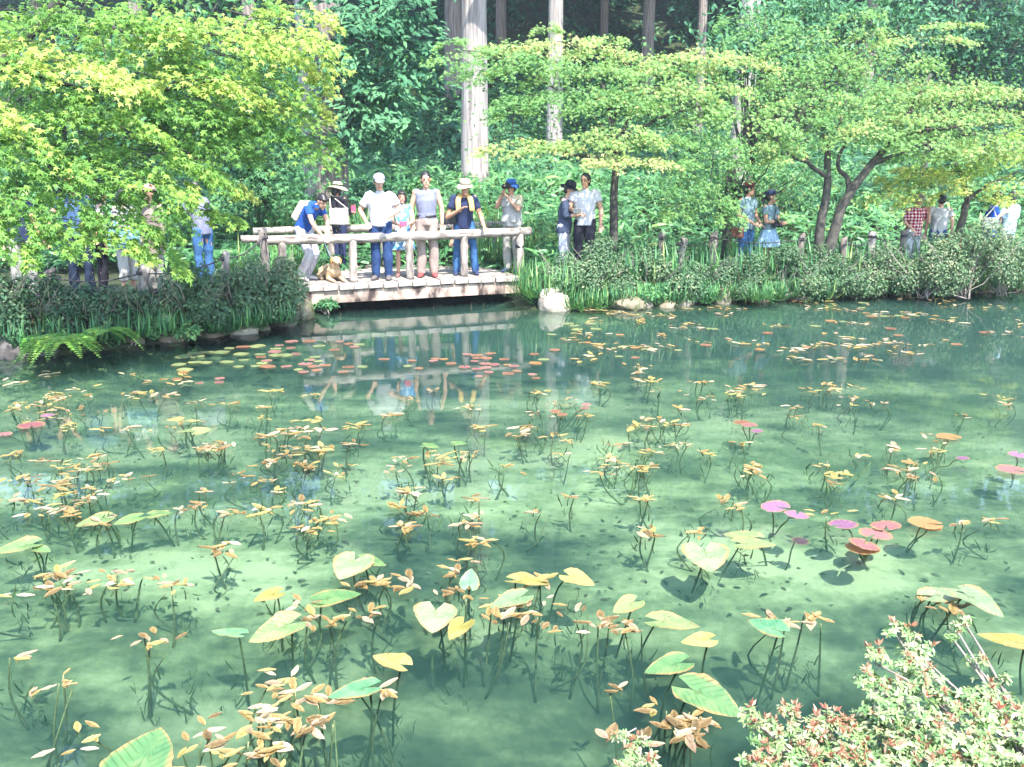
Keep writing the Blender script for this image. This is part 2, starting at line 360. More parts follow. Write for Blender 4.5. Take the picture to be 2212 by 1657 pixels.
# ============================================================ vegetation
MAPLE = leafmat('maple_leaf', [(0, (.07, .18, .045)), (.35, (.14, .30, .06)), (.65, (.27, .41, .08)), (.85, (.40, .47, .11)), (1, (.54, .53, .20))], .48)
MAPLE_SOFT = leafmat('maple_leaf_pale', [(0, (.07, .19, .08)), (.4, (.15, .32, .10)), (.75, (.26, .40, .13)), (.92, (.40, .43, .17)), (1, (.48, .42, .20))], .48)
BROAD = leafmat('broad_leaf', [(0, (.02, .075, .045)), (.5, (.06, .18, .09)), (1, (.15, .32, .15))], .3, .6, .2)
GRASS = leafmat('bamboo_grass', [(0, (.03, .11, .045)), (.5, (.075, .22, .085)), (.85, (.17, .36, .12)), (1, (.34, .42, .14))], .35)
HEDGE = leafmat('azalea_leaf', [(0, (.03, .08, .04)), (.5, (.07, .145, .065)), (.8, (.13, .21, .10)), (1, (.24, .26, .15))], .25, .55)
FERN = leafmat('fern_leaf', [(0, (.06, .18, .04)), (.5, (.13, .32, .06)), (1, (.32, .44, .09))], .4)
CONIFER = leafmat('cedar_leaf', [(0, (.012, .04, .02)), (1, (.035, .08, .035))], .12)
bark_pale = plain('cedar_bark_pale', (.33, .30, .285), (.16, .14, .135), 7, .95, .9, .03, sc=(2.6, 2.6, .13), detail=8, lo=.36, hi=.6)
bark_brown = plain('cedar_bark_brown', (.26, .22, .20), (.10, .085, .08), 7, .95, .9, .03, sc=(2.6, 2.6, .13), detail=8)
bark_dark = plain('maple_bark', (.085, .075, .06), (.03, .03, .028), 12, .9, .5, .01)
twig_m = plain('grey_twig', (.32, .28, .24), (.18, .15, .13), 20, .9, 0)

def tube(P, r, name, mat, parent, sides=7):
    return Soup().loft(np.asarray(P, float), r, sides=sides).build(name, mat, parent)
def bend(P, n=9, wig=.0):
    """a smooth line through the points"""
    P = np.asarray(P, float); t = np.linspace(0, len(P) - 1, n); out = []
    for u in t:
        i = min(int(u), len(P) - 2); f = u - i
        p0, p1, p2, p3 = P[max(i - 1, 0)], P[i], P[i + 1], P[min(i + 2, len(P) - 1)]
        out.append(.5 * ((2 * p1) + (p2 - p0) * f + (2 * p0 - 5 * p1 + 4 * p2 - p3) * f * f + (3 * p1 - p0 - 3 * p2 + p3) * f ** 3))
    out = np.array(out)
    if wig: out[1:-1] += rng.normal(0, wig, (n - 2, 3))
    return out
def spray(L, c, rx, ry, ang, n, size, tone, droop=.35, thick=.05, slope=(0, 0)):
    """a flat drooping fan of leaves; ang: heading of its long axis, slope: how the plane falls in x and y"""
    m = max(2, int(n / 14)); tw = rng.uniform(0, 1, m) ** .6 * rng.choice([-1, 1], m); tws = rng.uniform(-1, 1, m)
    k = rng.integers(0, m, n)
    u = np.clip(tw[k] + rng.normal(0, .16, n), -1.25, 1.25); v = tws[k] * np.sqrt(np.clip(1 - tw[k] ** 2, .05, 1)) + rng.normal(0, .16, n)
    r2 = u * u + v * v
    ca, sa = math.cos(ang), math.sin(ang); x = u * rx; y = v * ry
    X = ca * x - sa * y; Y = sa * x + ca * y
    Z = -droop * r2 * (rx + ry) / 2 + rng.normal(0, thick, n) + slope[0] * X + slope[1] * Y
    P = np.asarray(c) + np.stack([X, Y, Z], 1)
    N = np.stack([X * droop * .9 - slope[0], Y * droop * .9 - slope[1], np.full(n, .8)], 1) + rng.normal(0, .33, (n, 3)) + np.array([.12, -.38, 0])
    H = np.stack([X + rng.normal(0, .25, n), Y - .12 + rng.normal(0, .25, n), np.full(n, -.25)], 1)
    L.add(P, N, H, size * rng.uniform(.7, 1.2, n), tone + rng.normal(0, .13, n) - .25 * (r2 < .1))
def twigs(S, c, rx, ry, ang, root, r0=.012):
    root = np.asarray(root, float); c = np.asarray(c, float)
    S.loft(bend([root, (root + c) / 2 + [0, 0, .06], c], 6), np.linspace(r0, r0 * .45, 6), sides=5)
    for k in range(4):
        a = ang + rng.uniform(-1.3, 1.3) + (math.pi if k % 2 else 0); e = c + np.array([math.cos(a) * rx * .8, math.sin(a) * ry * .8, -.1 * rx])
        S.loft(bend([c, (c + e) / 2 + [0, 0, .02], e], 4), np.linspace(r0 * .45, r0 * .15, 4), sides=4)

# ---- the big maple at the left, its fans hanging over the path and the water
LM = empty('maple_tree', (-5.3, 10.9, 0.3), 0, 'large yellow green maple overhanging the left bank and its visitors', 'tree')
def rel(o, P): return np.asarray(P, float) - np.array(o.location)
base = np.array([-8.2, 11.9, .35])
trunkP = bend([base, at(-120, 300, 11.8), at(20, 120, 11.6), at(180, -60, 11.4), at(300, -320, 11.0)], 12)
tube(rel(LM, trunkP), np.linspace(.10, .05, 12), 'trunk', bark_dark, LM, 9)
LL = Leaves(); TW = Soup()
# (picture x, picture y, metres away, half length in picture px, half height px, tone, slope)
LS = [(90, 455, 9.3, 60, 26, .48, -.35), (150, 440, 9.5, 60, 22, .45, -.25), (265, 470, 9.8, 60, 20, .5, -.3), (330, 480, 9.9, 50, 22, .48, -.4), (120, 515, 9.4, 45, 20, .55, -.35), (560, 40, 10.6, 140, 30, .80, -.10), (430, 60, 10.2, 130, 32, .78, -.05), (630, 85, 10.9, 80, 26, .88, -.35), (640, 20, 11.0, 70, 20, .85, -.1), (300, 30, 10.3, 110, 28, .62, 0), (180, 20, 10.0, 120, 28, .5, 0), (60, 20, 9.8, 90, 26, .42, .05), (470, 120, 10.8, 120, 30, .62, -.1),
      (650, 140, 11.0, 58, 24, .88, -.5), (610, 110, 10.7, 60, 22, .80, -.2), (585, 170, 10.7, 80, 26, .62, -.25), (450, 170, 10.2, 90, 24, .84, -.2), (510, 195, 10.4, 70, 18, .80, -.25), (650, 225, 11.0, 62, 20, .88, -.18), (690, 165, 11.2, 22, 18, .85, -.6), (600, 240, 10.8, 90, 26, .60, -.1),
      (150, 130, 9.6, 120, 26, .92, -.12), (60, 90, 9.6, 70, 30, .85, -.1), (230, 145, 9.7, 80, 22, .86, -.35), (40, 140, 9.5, 60, 26, .8, 0), (330, 120, 10.3, 110, 30, .45, 0), (380, 210, 10.4, 110, 24, .42, -.1), (250, 200, 10.2, 110, 26, .40, 0), (110, 200, 9.9, 90, 26, .42, 0),
      (520, 250, 10.7, 110, 24, .38, -.15), (430, 270, 10.6, 110, 24, .33, -.2), (590, 290, 10.9, 110, 24, .45, -.25), (690, 300, 11.2, 40, 14, .5, -.2), (220, 245, 9.7, 110, 26, .55, -.12), (300, 265, 9.9, 50, 20, .7, -.4), (130, 240, 9.7, 80, 20, .5, -.05), (20, 270, 9.2, 60, 24, .80, -.4), (10, 235, 9.2, 50, 18, .88, -.2),
      (80, 320, 9.3, 80, 26, .55, -.4), (30, 350, 9.1, 60, 22, .5, -.3), (40, 300, 9.2, 60, 22, .5, -.2), (330, 330, 10.0, 100, 26, .52, -.15), (260, 355, 9.8, 90, 26, .5, -.2), (400, 345, 10.2, 70, 24, .5, -.35), (455, 375, 10.4, 60, 20, .66, -.45), (500, 395, 10.6, 40, 14, .86, -.6), (525, 415, 10.6, 18, 10, .9, -.7),
      (330, 385, 9.8, 80, 22, .6, -.35), (390, 395, 10.0, 40, 14, .70, -.4), (215, 395, 9.7, 60, 16, .5, -.2), (40, 410, 9.2, 60, 30, .48, -.3), (50, 470, 9.2, 60, 40, .5, -.4), (25, 530, 9.1, 40, 26, .55, -.4), (15, 440, 9.0, 40, 40, .45, 0), (75, 545, 9.2, 20, 20, .6, -.8),
      (160, 500, 9.6, 60, 20, .62, -.2), (240, 505, 9.8, 70, 18, .62, -.35), (290, 525, 9.9, 40, 14, .68, -.5), (350, 440, 10.0, 60, 26, .40, -.5), (440, 455, 10.4, 60, 16, .5, -.15), (490, 470, 10.6, 30, 10, .6, -.2), (360, 530, 10.1, 30, 30, .50, -.8), (385, 575, 10.1, 18, 16, .6, -.7), (120, 380, 9.5, 80, 22, .38, -.1), (480, 320, 10.8, 90, 22, .3, -.1), (160, 310, 9.8, 80, 24, .35, 0), (380, 300, 10.5, 80, 22, .36, 0)]
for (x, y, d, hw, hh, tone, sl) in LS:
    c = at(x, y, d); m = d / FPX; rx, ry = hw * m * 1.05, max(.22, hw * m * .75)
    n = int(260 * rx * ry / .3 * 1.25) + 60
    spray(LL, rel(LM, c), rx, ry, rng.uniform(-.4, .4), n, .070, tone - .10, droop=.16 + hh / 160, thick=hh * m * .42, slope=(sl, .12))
    k = trunkP[min(11, max(2, int(11 - y / 60)))]
    twigs(TW, rel(LM, c), rx, ry, 0, rel(LM, k * .35 + c * .65 + np.array([0, .15, -.05])), .009)
for x, y, d, hw in [(120, 60, 10.8, 120), (300, 100, 11, 120), (480, 80, 11.3, 110), (200, 170, 10.8, 120), (420, 230, 11.2, 110), (100, 280, 10.4, 100), (300, 300, 10.7, 100), (540, 210, 11.4, 90), (200, 430, 10.3, 80), (90, 360, 10.2, 80), (30, 200, 10.2, 80), (-60, 100, 9.6, 120), (-80, 300, 9.2, 120), (-70, 480, 9, 100), (200, -70, 10.4, 160), (420, -60, 10.6, 150), (20, -80, 10, 150)]:
    c = at(x, y, d); m = d / FPX; spray(LL, rel(LM, c), hw * m, hw * m, 0, 240, .075, .36, .2, .12, (-.1, .1))
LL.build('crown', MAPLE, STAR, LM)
TW.build('twig', bark_dark, LM)['kind'] = 'stuff'
for (a, b_, c_) in [((225, 200, 11.4), (380, 195, 10.7), (520, 155, 10.6)), ((230, 260, 11.5), (330, 300, 10.4), (450, 350, 10.3)), ((240, 60, 11.3), (400, 80, 10.6), (600, 60, 10.8)), ((225, 200, 11.4), (120, 180, 10.2), (20, 150, 9.6)), ((230, 300, 11.5), (140, 340, 10.2), (40, 420, 9.3))]:
    tube(rel(LM, bend([at(*a), at(*b_), at(*c_)], 9, .015)), np.linspace(.035, .008, 9), 'limb', bark_dark, LM, 6)
# bare grey twigs under its right side
BT = Soup()
for k in range(16):
    a = at(460 + rng.uniform(-40, 40), 330 + rng.uniform(-25, 20), 11.2); e = at(560 + rng.uniform(-60, 130), 335 + rng.uniform(-50, 30), 11.4)
    BT.loft(rel(LM, bend([a, (a + e) / 2 + [0, 0, -.06], e], 6, .012)), np.linspace(.006, .002, 6), sides=4)
for k in range(8):
    a = at(680, 265, 11.5); e = at(700 + rng.uniform(10, 50), 265 + rng.uniform(-15, 45), 11.5)
    BT.loft(rel(LM, bend([a, e], 4, .01)), np.linspace(.006, .002, 4), sides=4)
BT.build('bare_twig', twig_m, LM)['kind'] = 'stuff'

# ---- maples on the right bank
def maple(name, label, loc, stems, sprays, fill, mat, lsize=.075, dens=1.0, d0=17.0):
    T = empty(name, loc, 0, label, 'tree')
    for i, (pts, r0, r1) in enumerate(stems):
        tube(rel(T, bend([at(*p) for p in pts], 12, .01)), np.linspace(r0, r1, 12), 'trunk' if i == 0 or r0 > .075 else 'limb', bark_dark, T, 9)
    L = Leaves(); S = Soup(); ends = [at(*p[-1]) for p, _, _ in stems]
    for (x, y, d, hw, hh, tone) in sprays:
        c = at(x, y, d); m = d / FPX; rx, ry = hw * m, max(.35, hw * m * .7)
        n = int(dens * 300 * rx * ry / .3 * 1.05) + 80
        spray(L, rel(T, c), rx, ry, rng.uniform(-.3, .3), n, lsize, tone, droop=.10 + hh / 260, thick=hh * m * .26, slope=((c[0] - loc[0]) * -.05, .15))
        e = min(ends, key=lambda q: np.linalg.norm(q - c)); twigs(S, rel(T, c), rx, ry, 0, rel(T, c * .55 + e * .45 + np.array([0, .1, -.12])), .011)
    for (x, y, d, hw, hh, n) in fill:
        n = int(n * .35); c = at(x, y, d); m = d / FPX; P = rng.normal(0, 1, (n, 3)) * np.array([hw * m, hw * m * .8, hh * m]) * .55 + c
        L.add(rel(T, P), rdir(n, .9) + np.array([.1, -.3, 0]), rdir(n), lsize * rng.uniform(.7, 1.2, n), rng.normal(.28, .13, n))
    L.build('crown', mat, STAR, T); S.build('twig', bark_dark, T)['kind'] = 'stuff'
    return T
p = W(1327, 535, .4)
maple('maple_tree', 'slender single stemmed maple with tiered crown right of the footbridge', (p[0], p[1], .3),
      [([(1325, 545, 15.8), (1326, 440, 15.8), (1330, 350, 15.9), (1322, 270, 16), (1300, 180, 16.2)], .085, .03), ([(1330, 355, 15.9), (1360, 250, 16.2), (1430, 190, 16.4), (1520, 120, 16.6)], .045, .015),
       ([(1328, 330, 15.9), (1270, 240, 16), (1180, 180, 16), (1060, 110, 16)], .04, .012), ([(1335, 300, 16), (1440, 250, 16), (1560, 215, 15.8)], .035, .012), ([(1322, 280, 16), (1340, 180, 16.5), (1330, 100, 16.5)], .03, .01), ([(1328, 350, 15.9), (1220, 330, 15.6), (1100, 310, 15.5)], .03, .01)],
      [(1000, 110, 16, 70, 22, .55), (1060, 125, 15.8, 90, 26, .40), (1110, 95, 16.2, 70, 24, .74), (1200, 90, 16.4, 90, 22, .86), (1280, 110, 16.6, 80, 24, .78), (1310, 85, 16.8, 40, 20, .72), (1180, 60, 16.5, 30, 20, .66), (1140, 140, 15.8, 100, 26, .5), (1250, 150, 16, 110, 28, .58), (1360, 140, 16.4, 100, 26, .66), (1390, 120, 16.6, 60, 18, .8), (1460, 140, 16.4, 90, 28, .72), (1540, 115, 16.5, 90, 26, .84), (1600, 130, 16.3, 70, 26, .8),
       (1420, 190, 15.9, 110, 26, .72), (1520, 180, 15.9, 100, 28, .75), (1480, 225, 15.7, 110, 24, .6), (1590, 250, 15.7, 110, 28, .6), (1690, 315, 15.6, 50, 22, .74), (1240, 195, 15.8, 110, 26, .42), (1150, 205, 15.8, 90, 26, .38), (1330, 215, 15.8, 110, 26, .5), (1110, 240, 15.7, 50, 18, .45), (1100, 310, 15.4, 70, 18, .84), (1170, 318, 15.3, 80, 18, .78), (1260, 305, 15.2, 80, 20, .74), (1320, 280, 15.2, 80, 26, .72),
       (1370, 300, 15.3, 70, 24, .74), (1300, 340, 15.0, 60, 14, .84), (1370, 345, 15.0, 80, 14, .88), (1430, 300, 15.5, 70, 24, .5), (1520, 300, 15.6, 90, 26, .45), (1540, 345, 15.5, 90, 26, .42), (1480, 395, 15.4, 60, 30, .40), (1530, 430, 15.4, 60, 34, .42), (1460, 460, 15.4, 36, 26, .55), (1580, 470, 15.3, 30, 34, .5), (1440, 345, 15.4, 60, 20, .4), (1060, 150, 15.9, 70, 18, .45), (975, 90, 16.1, 30, 12, .5)],
      [(1300, 180, 16.4, 300, 60, 3600), (1520, 230, 16.3, 220, 90, 3000), (1250, 280, 16.2, 200, 60, 1400), (1520, 380, 15.8, 140, 90, 1800)], MAPLE_SOFT, .064, 1.0)
p = W(1790, 530, .3)
maple('maple_tree', 'spreading twin stemmed maple with a dark forked trunk on the right bank', (p[0], p[1], .25),
      [([(1768, 560, 16.2), (1770, 500, 16.2), (1785, 420, 16.2), (1788, 330, 16.3), (1770, 250, 16.4), (1740, 170, 16.6)], .10, .03), ([(1785, 560, 16.1), (1800, 500, 16.1), (1830, 425, 16.1), (1870, 370, 16.1), (1930, 300, 16.2), (1960, 250, 16.3), (2010, 160, 16.5)], .11, .03),
       ([(1790, 385, 16.2), (1745, 355, 16.1), (1690, 325, 16.0)], .05, .02), ([(1830, 428, 16.1), (1832, 390, 16.2), (1808, 350, 16.3), (1850, 260, 16.5)], .06, .02), ([(1880, 355, 16.1), (1950, 330, 16), (2030, 300, 15.9), (2110, 290, 15.8)], .05, .015), ([(1788, 330, 16.3), (1820, 250, 16.5), (1830, 160, 16.8)], .04, .01), ([(1748, 357, 16.1), (1735, 310, 16.2), (1770, 290, 16.3)], .03, .01), ([(1930, 300, 16.2), (2010, 280, 16), (2120, 270, 15.9)], .035, .01)],
      [(1720, 80, 17, 70, 40, .62), (1760, 130, 16.8, 90, 36, .55), (1700, 170, 16.6, 80, 34, .45), (1860, 110, 17, 60, 40, .66), (1880, 70, 17.2, 40, 26, .66), (1930, 130, 16.9, 90, 34, .6), (1820, 180, 16.6, 100, 32, .45), (1740, 210, 16.2, 90, 28, .62), (1830, 230, 16.2, 60, 34, .60), (1910, 220, 16.2, 80, 32, .66), (1960, 190, 16.4, 80, 30, .7), (2040, 180, 16.4, 110, 30, .72), (2120, 190, 16.4, 110, 30, .74), (2180, 200, 16.3, 70, 28, .8),
       (1990, 240, 16, 100, 28, .62), (2080, 240, 15.9, 110, 28, .7), (2170, 250, 15.9, 80, 30, .78), (1780, 280, 15.9, 100, 26, .40), (1720, 260, 15.8, 70, 24, .42), (1870, 285, 15.8, 90, 26, .55), (1900, 260, 15.8, 80, 20, .82), (1960, 290, 15.8, 80, 24, .5), (2060, 290, 15.7, 110, 24, .58), (2150, 310, 15.7, 90, 26, .72), (2200, 330, 15.7, 50, 30, .76), (2020, 330, 15.8, 80, 22, .5), (1690, 335, 15.7, 36, 14, .7), (1850, 30, 17.4, 50, 24, .5), (1990, 80, 17.2, 90, 14, .75), (2060, 50, 17.3, 60, 10, .7), (1640, 60, 17.4, 70, 40, .35), (1590, 40, 17.6, 50, 30, .35)],
      [(1850, 200, 16.8, 230, 90, 4200), (2060, 240, 16.4, 190, 70, 3000), (1760, 270, 16.3, 120, 60, 1200), (1740, 120, 17.2, 150, 80, 1800)], MAPLE_SOFT, .062, 1.0)
p = W(2075, 500, .25)
maple('maple_tree', 'small yellowish maple on a short dark trunk at the far right', (p[0], 17.2, .25),
      [([(2062, 530, 17.2), (2080, 470, 17.2), (2088, 430, 17.2), (2075, 380, 17.2), (2030, 310, 17.4)], .085, .02), ([(2088, 435, 17.2), (2130, 400, 17.2), (2200, 370, 17.2)], .04, .012), ([(2080, 400, 17.2), (2110, 350, 17.4), (2150, 320, 17.5)], .035, .01), ([(2075, 380, 17.2), (2060, 340, 17.3), (2062, 310, 17.4)], .03, .01)],
      [(1960, 390, 16.4, 70, 16, .86), (2010, 405, 16.3, 70, 14, .86), (1980, 375, 16.6, 60, 16, .72), (2060, 370, 16.8, 80, 20, .6), (2120, 350, 17, 80, 22, .72), (2180, 390, 16.8, 60, 16, .86), (2160, 340, 17.2, 70, 24, .7), (2040, 340, 17.4, 90, 22, .6), (2190, 420, 16.8, 50, 12, .8), (2050, 415, 16.3, 40, 8, .85), (1930, 375, 16.5, 30, 10, .8), (2120, 300, 17.6, 90, 20, .55)],
      [(2080, 350, 17.3, 130, 50, 1500)], MAPLE, .062, .9)

# ---- the big-leaved tree climbing about the dark trunk behind the bridge
def trunk_tree(label, px, base_px_y, y, r, mat, lean=0, top=26, crown=True, name='cedar_tree', cr=5.0):
    x = at(px, 400, y)[0]; z0 = gz(x, y) - .15; T = empty(name, (x, y, z0), 0, label, 'tree')
    n = 14; t = np.linspace(0, 1, n); P = np.stack([lean * t * top + .04 * np.sin(t * 9 + px), .03 * np.cos(t * 7 + px), t * top], 1)
    rr = r * (1 - .6 * t); rr[0] *= 1.3; P[1, 2] = .7; rr[1] = r * 1.04
    S = Soup().loft(P, rr, sides=18); S.build('trunk', mat, T)
    if crown:
        L = Leaves(); m = 2600 if y > 37 else 900  # crown above the view, sized and filled to shade the hillside
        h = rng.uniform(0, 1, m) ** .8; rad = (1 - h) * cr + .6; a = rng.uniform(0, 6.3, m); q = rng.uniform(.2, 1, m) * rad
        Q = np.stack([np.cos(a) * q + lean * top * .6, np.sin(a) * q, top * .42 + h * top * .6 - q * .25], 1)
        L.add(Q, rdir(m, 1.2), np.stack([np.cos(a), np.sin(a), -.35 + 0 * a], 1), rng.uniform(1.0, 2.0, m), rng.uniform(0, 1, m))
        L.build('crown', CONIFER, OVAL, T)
    return T
trunk_tree('straight pale grey cedar trunk rising behind the men on the bridge', 1024, 410, 25, .37, bark_pale, cr=1.6)
trunk_tree('pale cedar trunk behind the tiered maple, left of centre slope', 1194, 365, 33, .29, bark_pale, cr=1.8)
trunk_tree('slim brown trunk in the shade just right of the big pale trunk', 1084, 90, 46, .25, bark_brown)
trunk_tree('thin dark trunk deep in the forest shade', 1297, 80, 52, .22, bark_brown)
trunk_tree('tall grey brown trunk above the right end of the tiered maple', 1388, 110, 44, .30, bark_brown)
trunk_tree('leaning brown trunk wrapped in climbing leaves', 1497, 140, 40, .22, bark_brown, .012)
trunk_tree('mottled whitish trunk half hidden between the two bank maples', 1590, 330, 27, .33, bark_pale, .012, cr=1.8)
trunk_tree('dark trunk at the right edge of the forest', 2195, 60, 48, .35, bark_brown)
trunk_tree('very dark broad trunk in shade left of the pale cedar', 985, 120, 40, .42, bark_brown)
trunk_tree('slim pale trunk left of the leafy dark trunk', 667, 280, 21.5, .14, bark_pale, 0, 22)
FOREST = []
for px, y in [(560, 47), (330, 44), (120, 50), (1700, 50), (1850, 45), (2020, 55), (-150, 45), (780, 55), (2400, 42), (1600, 60), (900, 62), (1150, 66), (450, 64), (2100, 66), (1450, 70), (-350, 38), (2650, 36)]:
    FOREST.append((px, y))
ORD = ['leftmost'] + [w + ' from the left' for w in 'second third fourth fifth sixth seventh eighth ninth tenth eleventh twelfth thirteenth fourteenth fifteenth sixteenth seventeenth eighteenth nineteenth twentieth'.split()] + ['%dth from the left' % k for k in range(21, 60)]
for i, (px, y) in enumerate(sorted(FOREST)):
    trunk_tree('dark cedar of the shaded hillside forest, ' + ORD[i], px, 0, y, .32, bark_brown)['group'] = 'cedars of the shaded forest'
IV = trunk_tree('broad brown cedar trunk behind the straw hat, hung with big leaves', 716, 460, 19.2, .34, bark_brown, cr=2.4)
xi = IV.location
L = Leaves()
for (x, y, w, h, n, tone) in [(800, 60, 110, 60, 520, .5), (850, 40, 80, 50, 380, .45), (870, 120, 60, 60, 330, .5), (810, 150, 90, 70, 520, .65), (760, 110, 50, 60, 260, .55), (880, 190, 60, 40, 240, .55), (820, 230, 90, 50, 420, .68), (760, 200, 60, 60, 340, .6), (800, 290, 60, 40, 240, .72), (720, 60, 50, 60, 240, .35), (760, 290, 30, 30, 110, .5), (840, 15, 80, 40, 320, .5), (750, 20, 60, 40, 200, .4), (910, 60, 40, 60, 120, .4), (860, 270, 50, 30, 120, .6), (742, 395, 10, 12, 22, .6)]:
    m = 19.0 / FPX; c = at(x, y, 18.6)
    for q in range(max(1, n // 16)):                              # a twig end with its spray of leaves
        k = int(rng.integers(9, 19)); cc = c + rng.normal(0, 1, 3) * np.array([w * m, .6, h * m]) * .55; hd_ = rdir(1)[0] * np.array([1, .5, .3]) + np.array([0, -.3, -.3]); u = rng.uniform(0, .45, k)
        P = cc + hd_ * u[:, None] + rng.normal(0, .055, (k, 3)); sc = rng.uniform(.75, 1.3)
        H = rdir(k) * .7 + hd_ + np.array([0, -.2, -.45]); N = rdir(k) * .45 + np.array([.1, -.75, 1.0])
        L.add(P - np.array(xi), N, H, sc * rng.uniform(.11, .21, k), rng.normal(tone + rng.normal(0, .16), .12, k))
L.build('climbing_foliage', BROAD, OVAL, IV)
S = Soup()
for k in range(14):
    a = at(720 + rng.uniform(-10, 20), rng.uniform(20, 330), 19.0); e = at(800 + rng.uniform(-20, 90), rng.uniform(20, 290), 18.6)
    S.loft(bend([a, (a + e) / 2 + [0, 0, -.1], e], 6, .03) - np.array(xi), np.linspace(.025, .008, 6), sides=5)
S.build('limb', bark_dark, IV)

# ---- soft leafy trees at the wood's edge, upper right and behind the left maple
def edge_tree(label, loc, clumps, mat, size, tone, tm=OVAL, grp=None, name='broadleaf_tree'):
    T = empty(name, loc, 0, label, 'tree', grp); L = Leaves(); S = Soup()
    for (x, y, d, w, h, n) in clumps:
        m = d / FPX; c = at(x, y, d); k = max(1, n // 60)
        for q in range(k):
            cc = c + rng.normal(0, 1, 3) * np.array([w * m, .7, h * m]) * .5; nn = n // k
            P = cc + rng.normal(0, 1, (nn, 3)) * np.array([.5, .5, .2])
            L.add(rel(T, P), rdir(nn, .9) + np.array([.1, -.5, 0]), rdir(nn) + np.array([0, -.3, -.4]), size * rng.uniform(.7, 1.3, nn), rng.normal(tone, .2, nn) + rng.normal(0, .1))
            S.loft(bend([np.array([0, 0, 1.5 + .5 * rng.random()]), rel(T, (cc + np.array(T.location)) / 2 + [0, 0, .4]), rel(T, cc)], 5, .03), np.linspace(.035, .008, 5), sides=4)
    S.loft([(0, 0, -.2), (0, 0, 1.0), (.05, 0, 2.2)], [.12, .10, .07], sides=8)
    L.build('crown', mat, tm, T); S.build('trunk', bark_dark, T); return T
def gl(x, y): return (x, y, gz(x, y))
edge_tree('soft blue green broadleaf tree at the top, between the two bank maples', gl(5.6, 21.5), [(1640, 60, 21, 90, 60, 1300), (1760, 40, 21.5, 120, 50, 1500), (1900, 40, 22, 110, 50, 1300), (1720, 120, 21, 80, 50, 700), (1580, 120, 21, 50, 40, 350)], BROAD, .15, .5)
edge_tree('dark broadleaf tree in the top right corner', gl(11.5, 25.5), [(2080, 60, 25, 130, 60, 1300), (2180, 40, 25, 80, 60, 700), (2120, 130, 25, 110, 50, 800), (2000, 110, 25, 80, 50, 500)], BROAD, .18, .25)
edge_tree('low pale leafed sapling behind the left maple, left of the broad trunk', gl(-5.2, 18.6), [(560, 340, 17, 50, 50, 600), (610, 385, 17, 30, 30, 350), (500, 300, 17, 80, 50, 600), (560, 430, 17.5, 60, 30, 500), (470, 260, 17.5, 90, 60, 700)], GRASS, .10, .35, STAR)
edge_tree('pale flowering shrub behind the man in the red cap', gl(4.6, 19.2), [(1590, 350, 19, 50, 40, 500), (1640, 400, 19, 50, 40, 500), (1570, 420, 19, 40, 40, 400), (1700, 400, 19.5, 60, 50, 500)], GRASS, .11, .72, OVAL, name='leafy_shrub')
edge_tree('dense green understorey tree seen through the left maple', gl(-8.5, 17.5), [(100, 150, 16, 150, 80, 900), (300, 250, 16, 150, 80, 900), (150, 350, 15.5, 150, 60, 700), (350, 120, 16, 150, 80, 800), (520, 130, 17, 120, 90, 800)], GRASS, .16, .2, OVAL)

# ---- the slope's cover of bamboo grass and herbs
n = 62000
X = rng.uniform(-17, 19, n * 2); Y = 15.6 + rng.uniform(0, 1, n * 2) ** 1.25 * 29
ok = (np.abs(X) < Y * .66 + .5); X, Y = X[ok][:n], Y[ok][:n]; d = pond_dist(X, Y); k = (d < -.15)
yb = 15.7 + 4.2 * sst(.5, 5, X); k &= (Y > yb); X, Y = X[k], Y[k]; Z = ground_z(X, Y); n = len(X)
patch = wob(X, Y, 1.3, 21) + .6 * wob(X, Y, 3.1, 22)
hh = .12 + .25 * rng.random(n) + .16 * np.clip(patch, -1, 1)
P = np.stack([X, Y, Z + np.clip(hh, .03, 1) * (1 + .02 * (Y - 16))], 1)
a = rng.uniform(0, 6.3, n); H = np.stack([np.cos(a), np.sin(a) - .3, rng.uniform(-.5, .35, n)], 1)
N = rdir(n, 1.4) + np.array([.1, -.6, 0])
wild = Leaves()
BLADE_W = (BLADE[0] * np.array([1, 1.9, 1.2]), BLADE[1])
wild.add(P, N, H, (.22 + .2 * rng.random(n)) * (1 + .018 * (Y - 16)), np.clip(.45 + .42 * patch + rng.normal(0, .18, n) - .012 * (Y - 16), 0, 1))
o = wild.build('bamboo_grass', GRASS, BLADE_W); tag(o, 'bright bamboo grass covering the slope behind the bridge', 'grass', kind='stuff')
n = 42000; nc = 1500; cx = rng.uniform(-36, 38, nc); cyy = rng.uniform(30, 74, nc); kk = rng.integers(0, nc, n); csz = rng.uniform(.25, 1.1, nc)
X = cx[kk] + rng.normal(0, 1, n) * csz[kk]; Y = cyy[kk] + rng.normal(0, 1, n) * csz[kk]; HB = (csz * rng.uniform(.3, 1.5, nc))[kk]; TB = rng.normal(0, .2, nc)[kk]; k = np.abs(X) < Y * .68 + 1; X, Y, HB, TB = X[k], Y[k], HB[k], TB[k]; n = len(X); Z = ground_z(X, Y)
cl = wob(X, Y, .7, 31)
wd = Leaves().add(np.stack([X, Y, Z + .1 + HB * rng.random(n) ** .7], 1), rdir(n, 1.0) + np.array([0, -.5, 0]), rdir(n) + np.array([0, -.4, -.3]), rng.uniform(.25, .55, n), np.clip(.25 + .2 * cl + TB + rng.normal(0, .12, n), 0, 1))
o = wd.build('forest_undergrowth', BROAD, OVAL); tag(o, 'dark leafy undergrowth on the shaded hillside', 'undergrowth', kind='stuff')

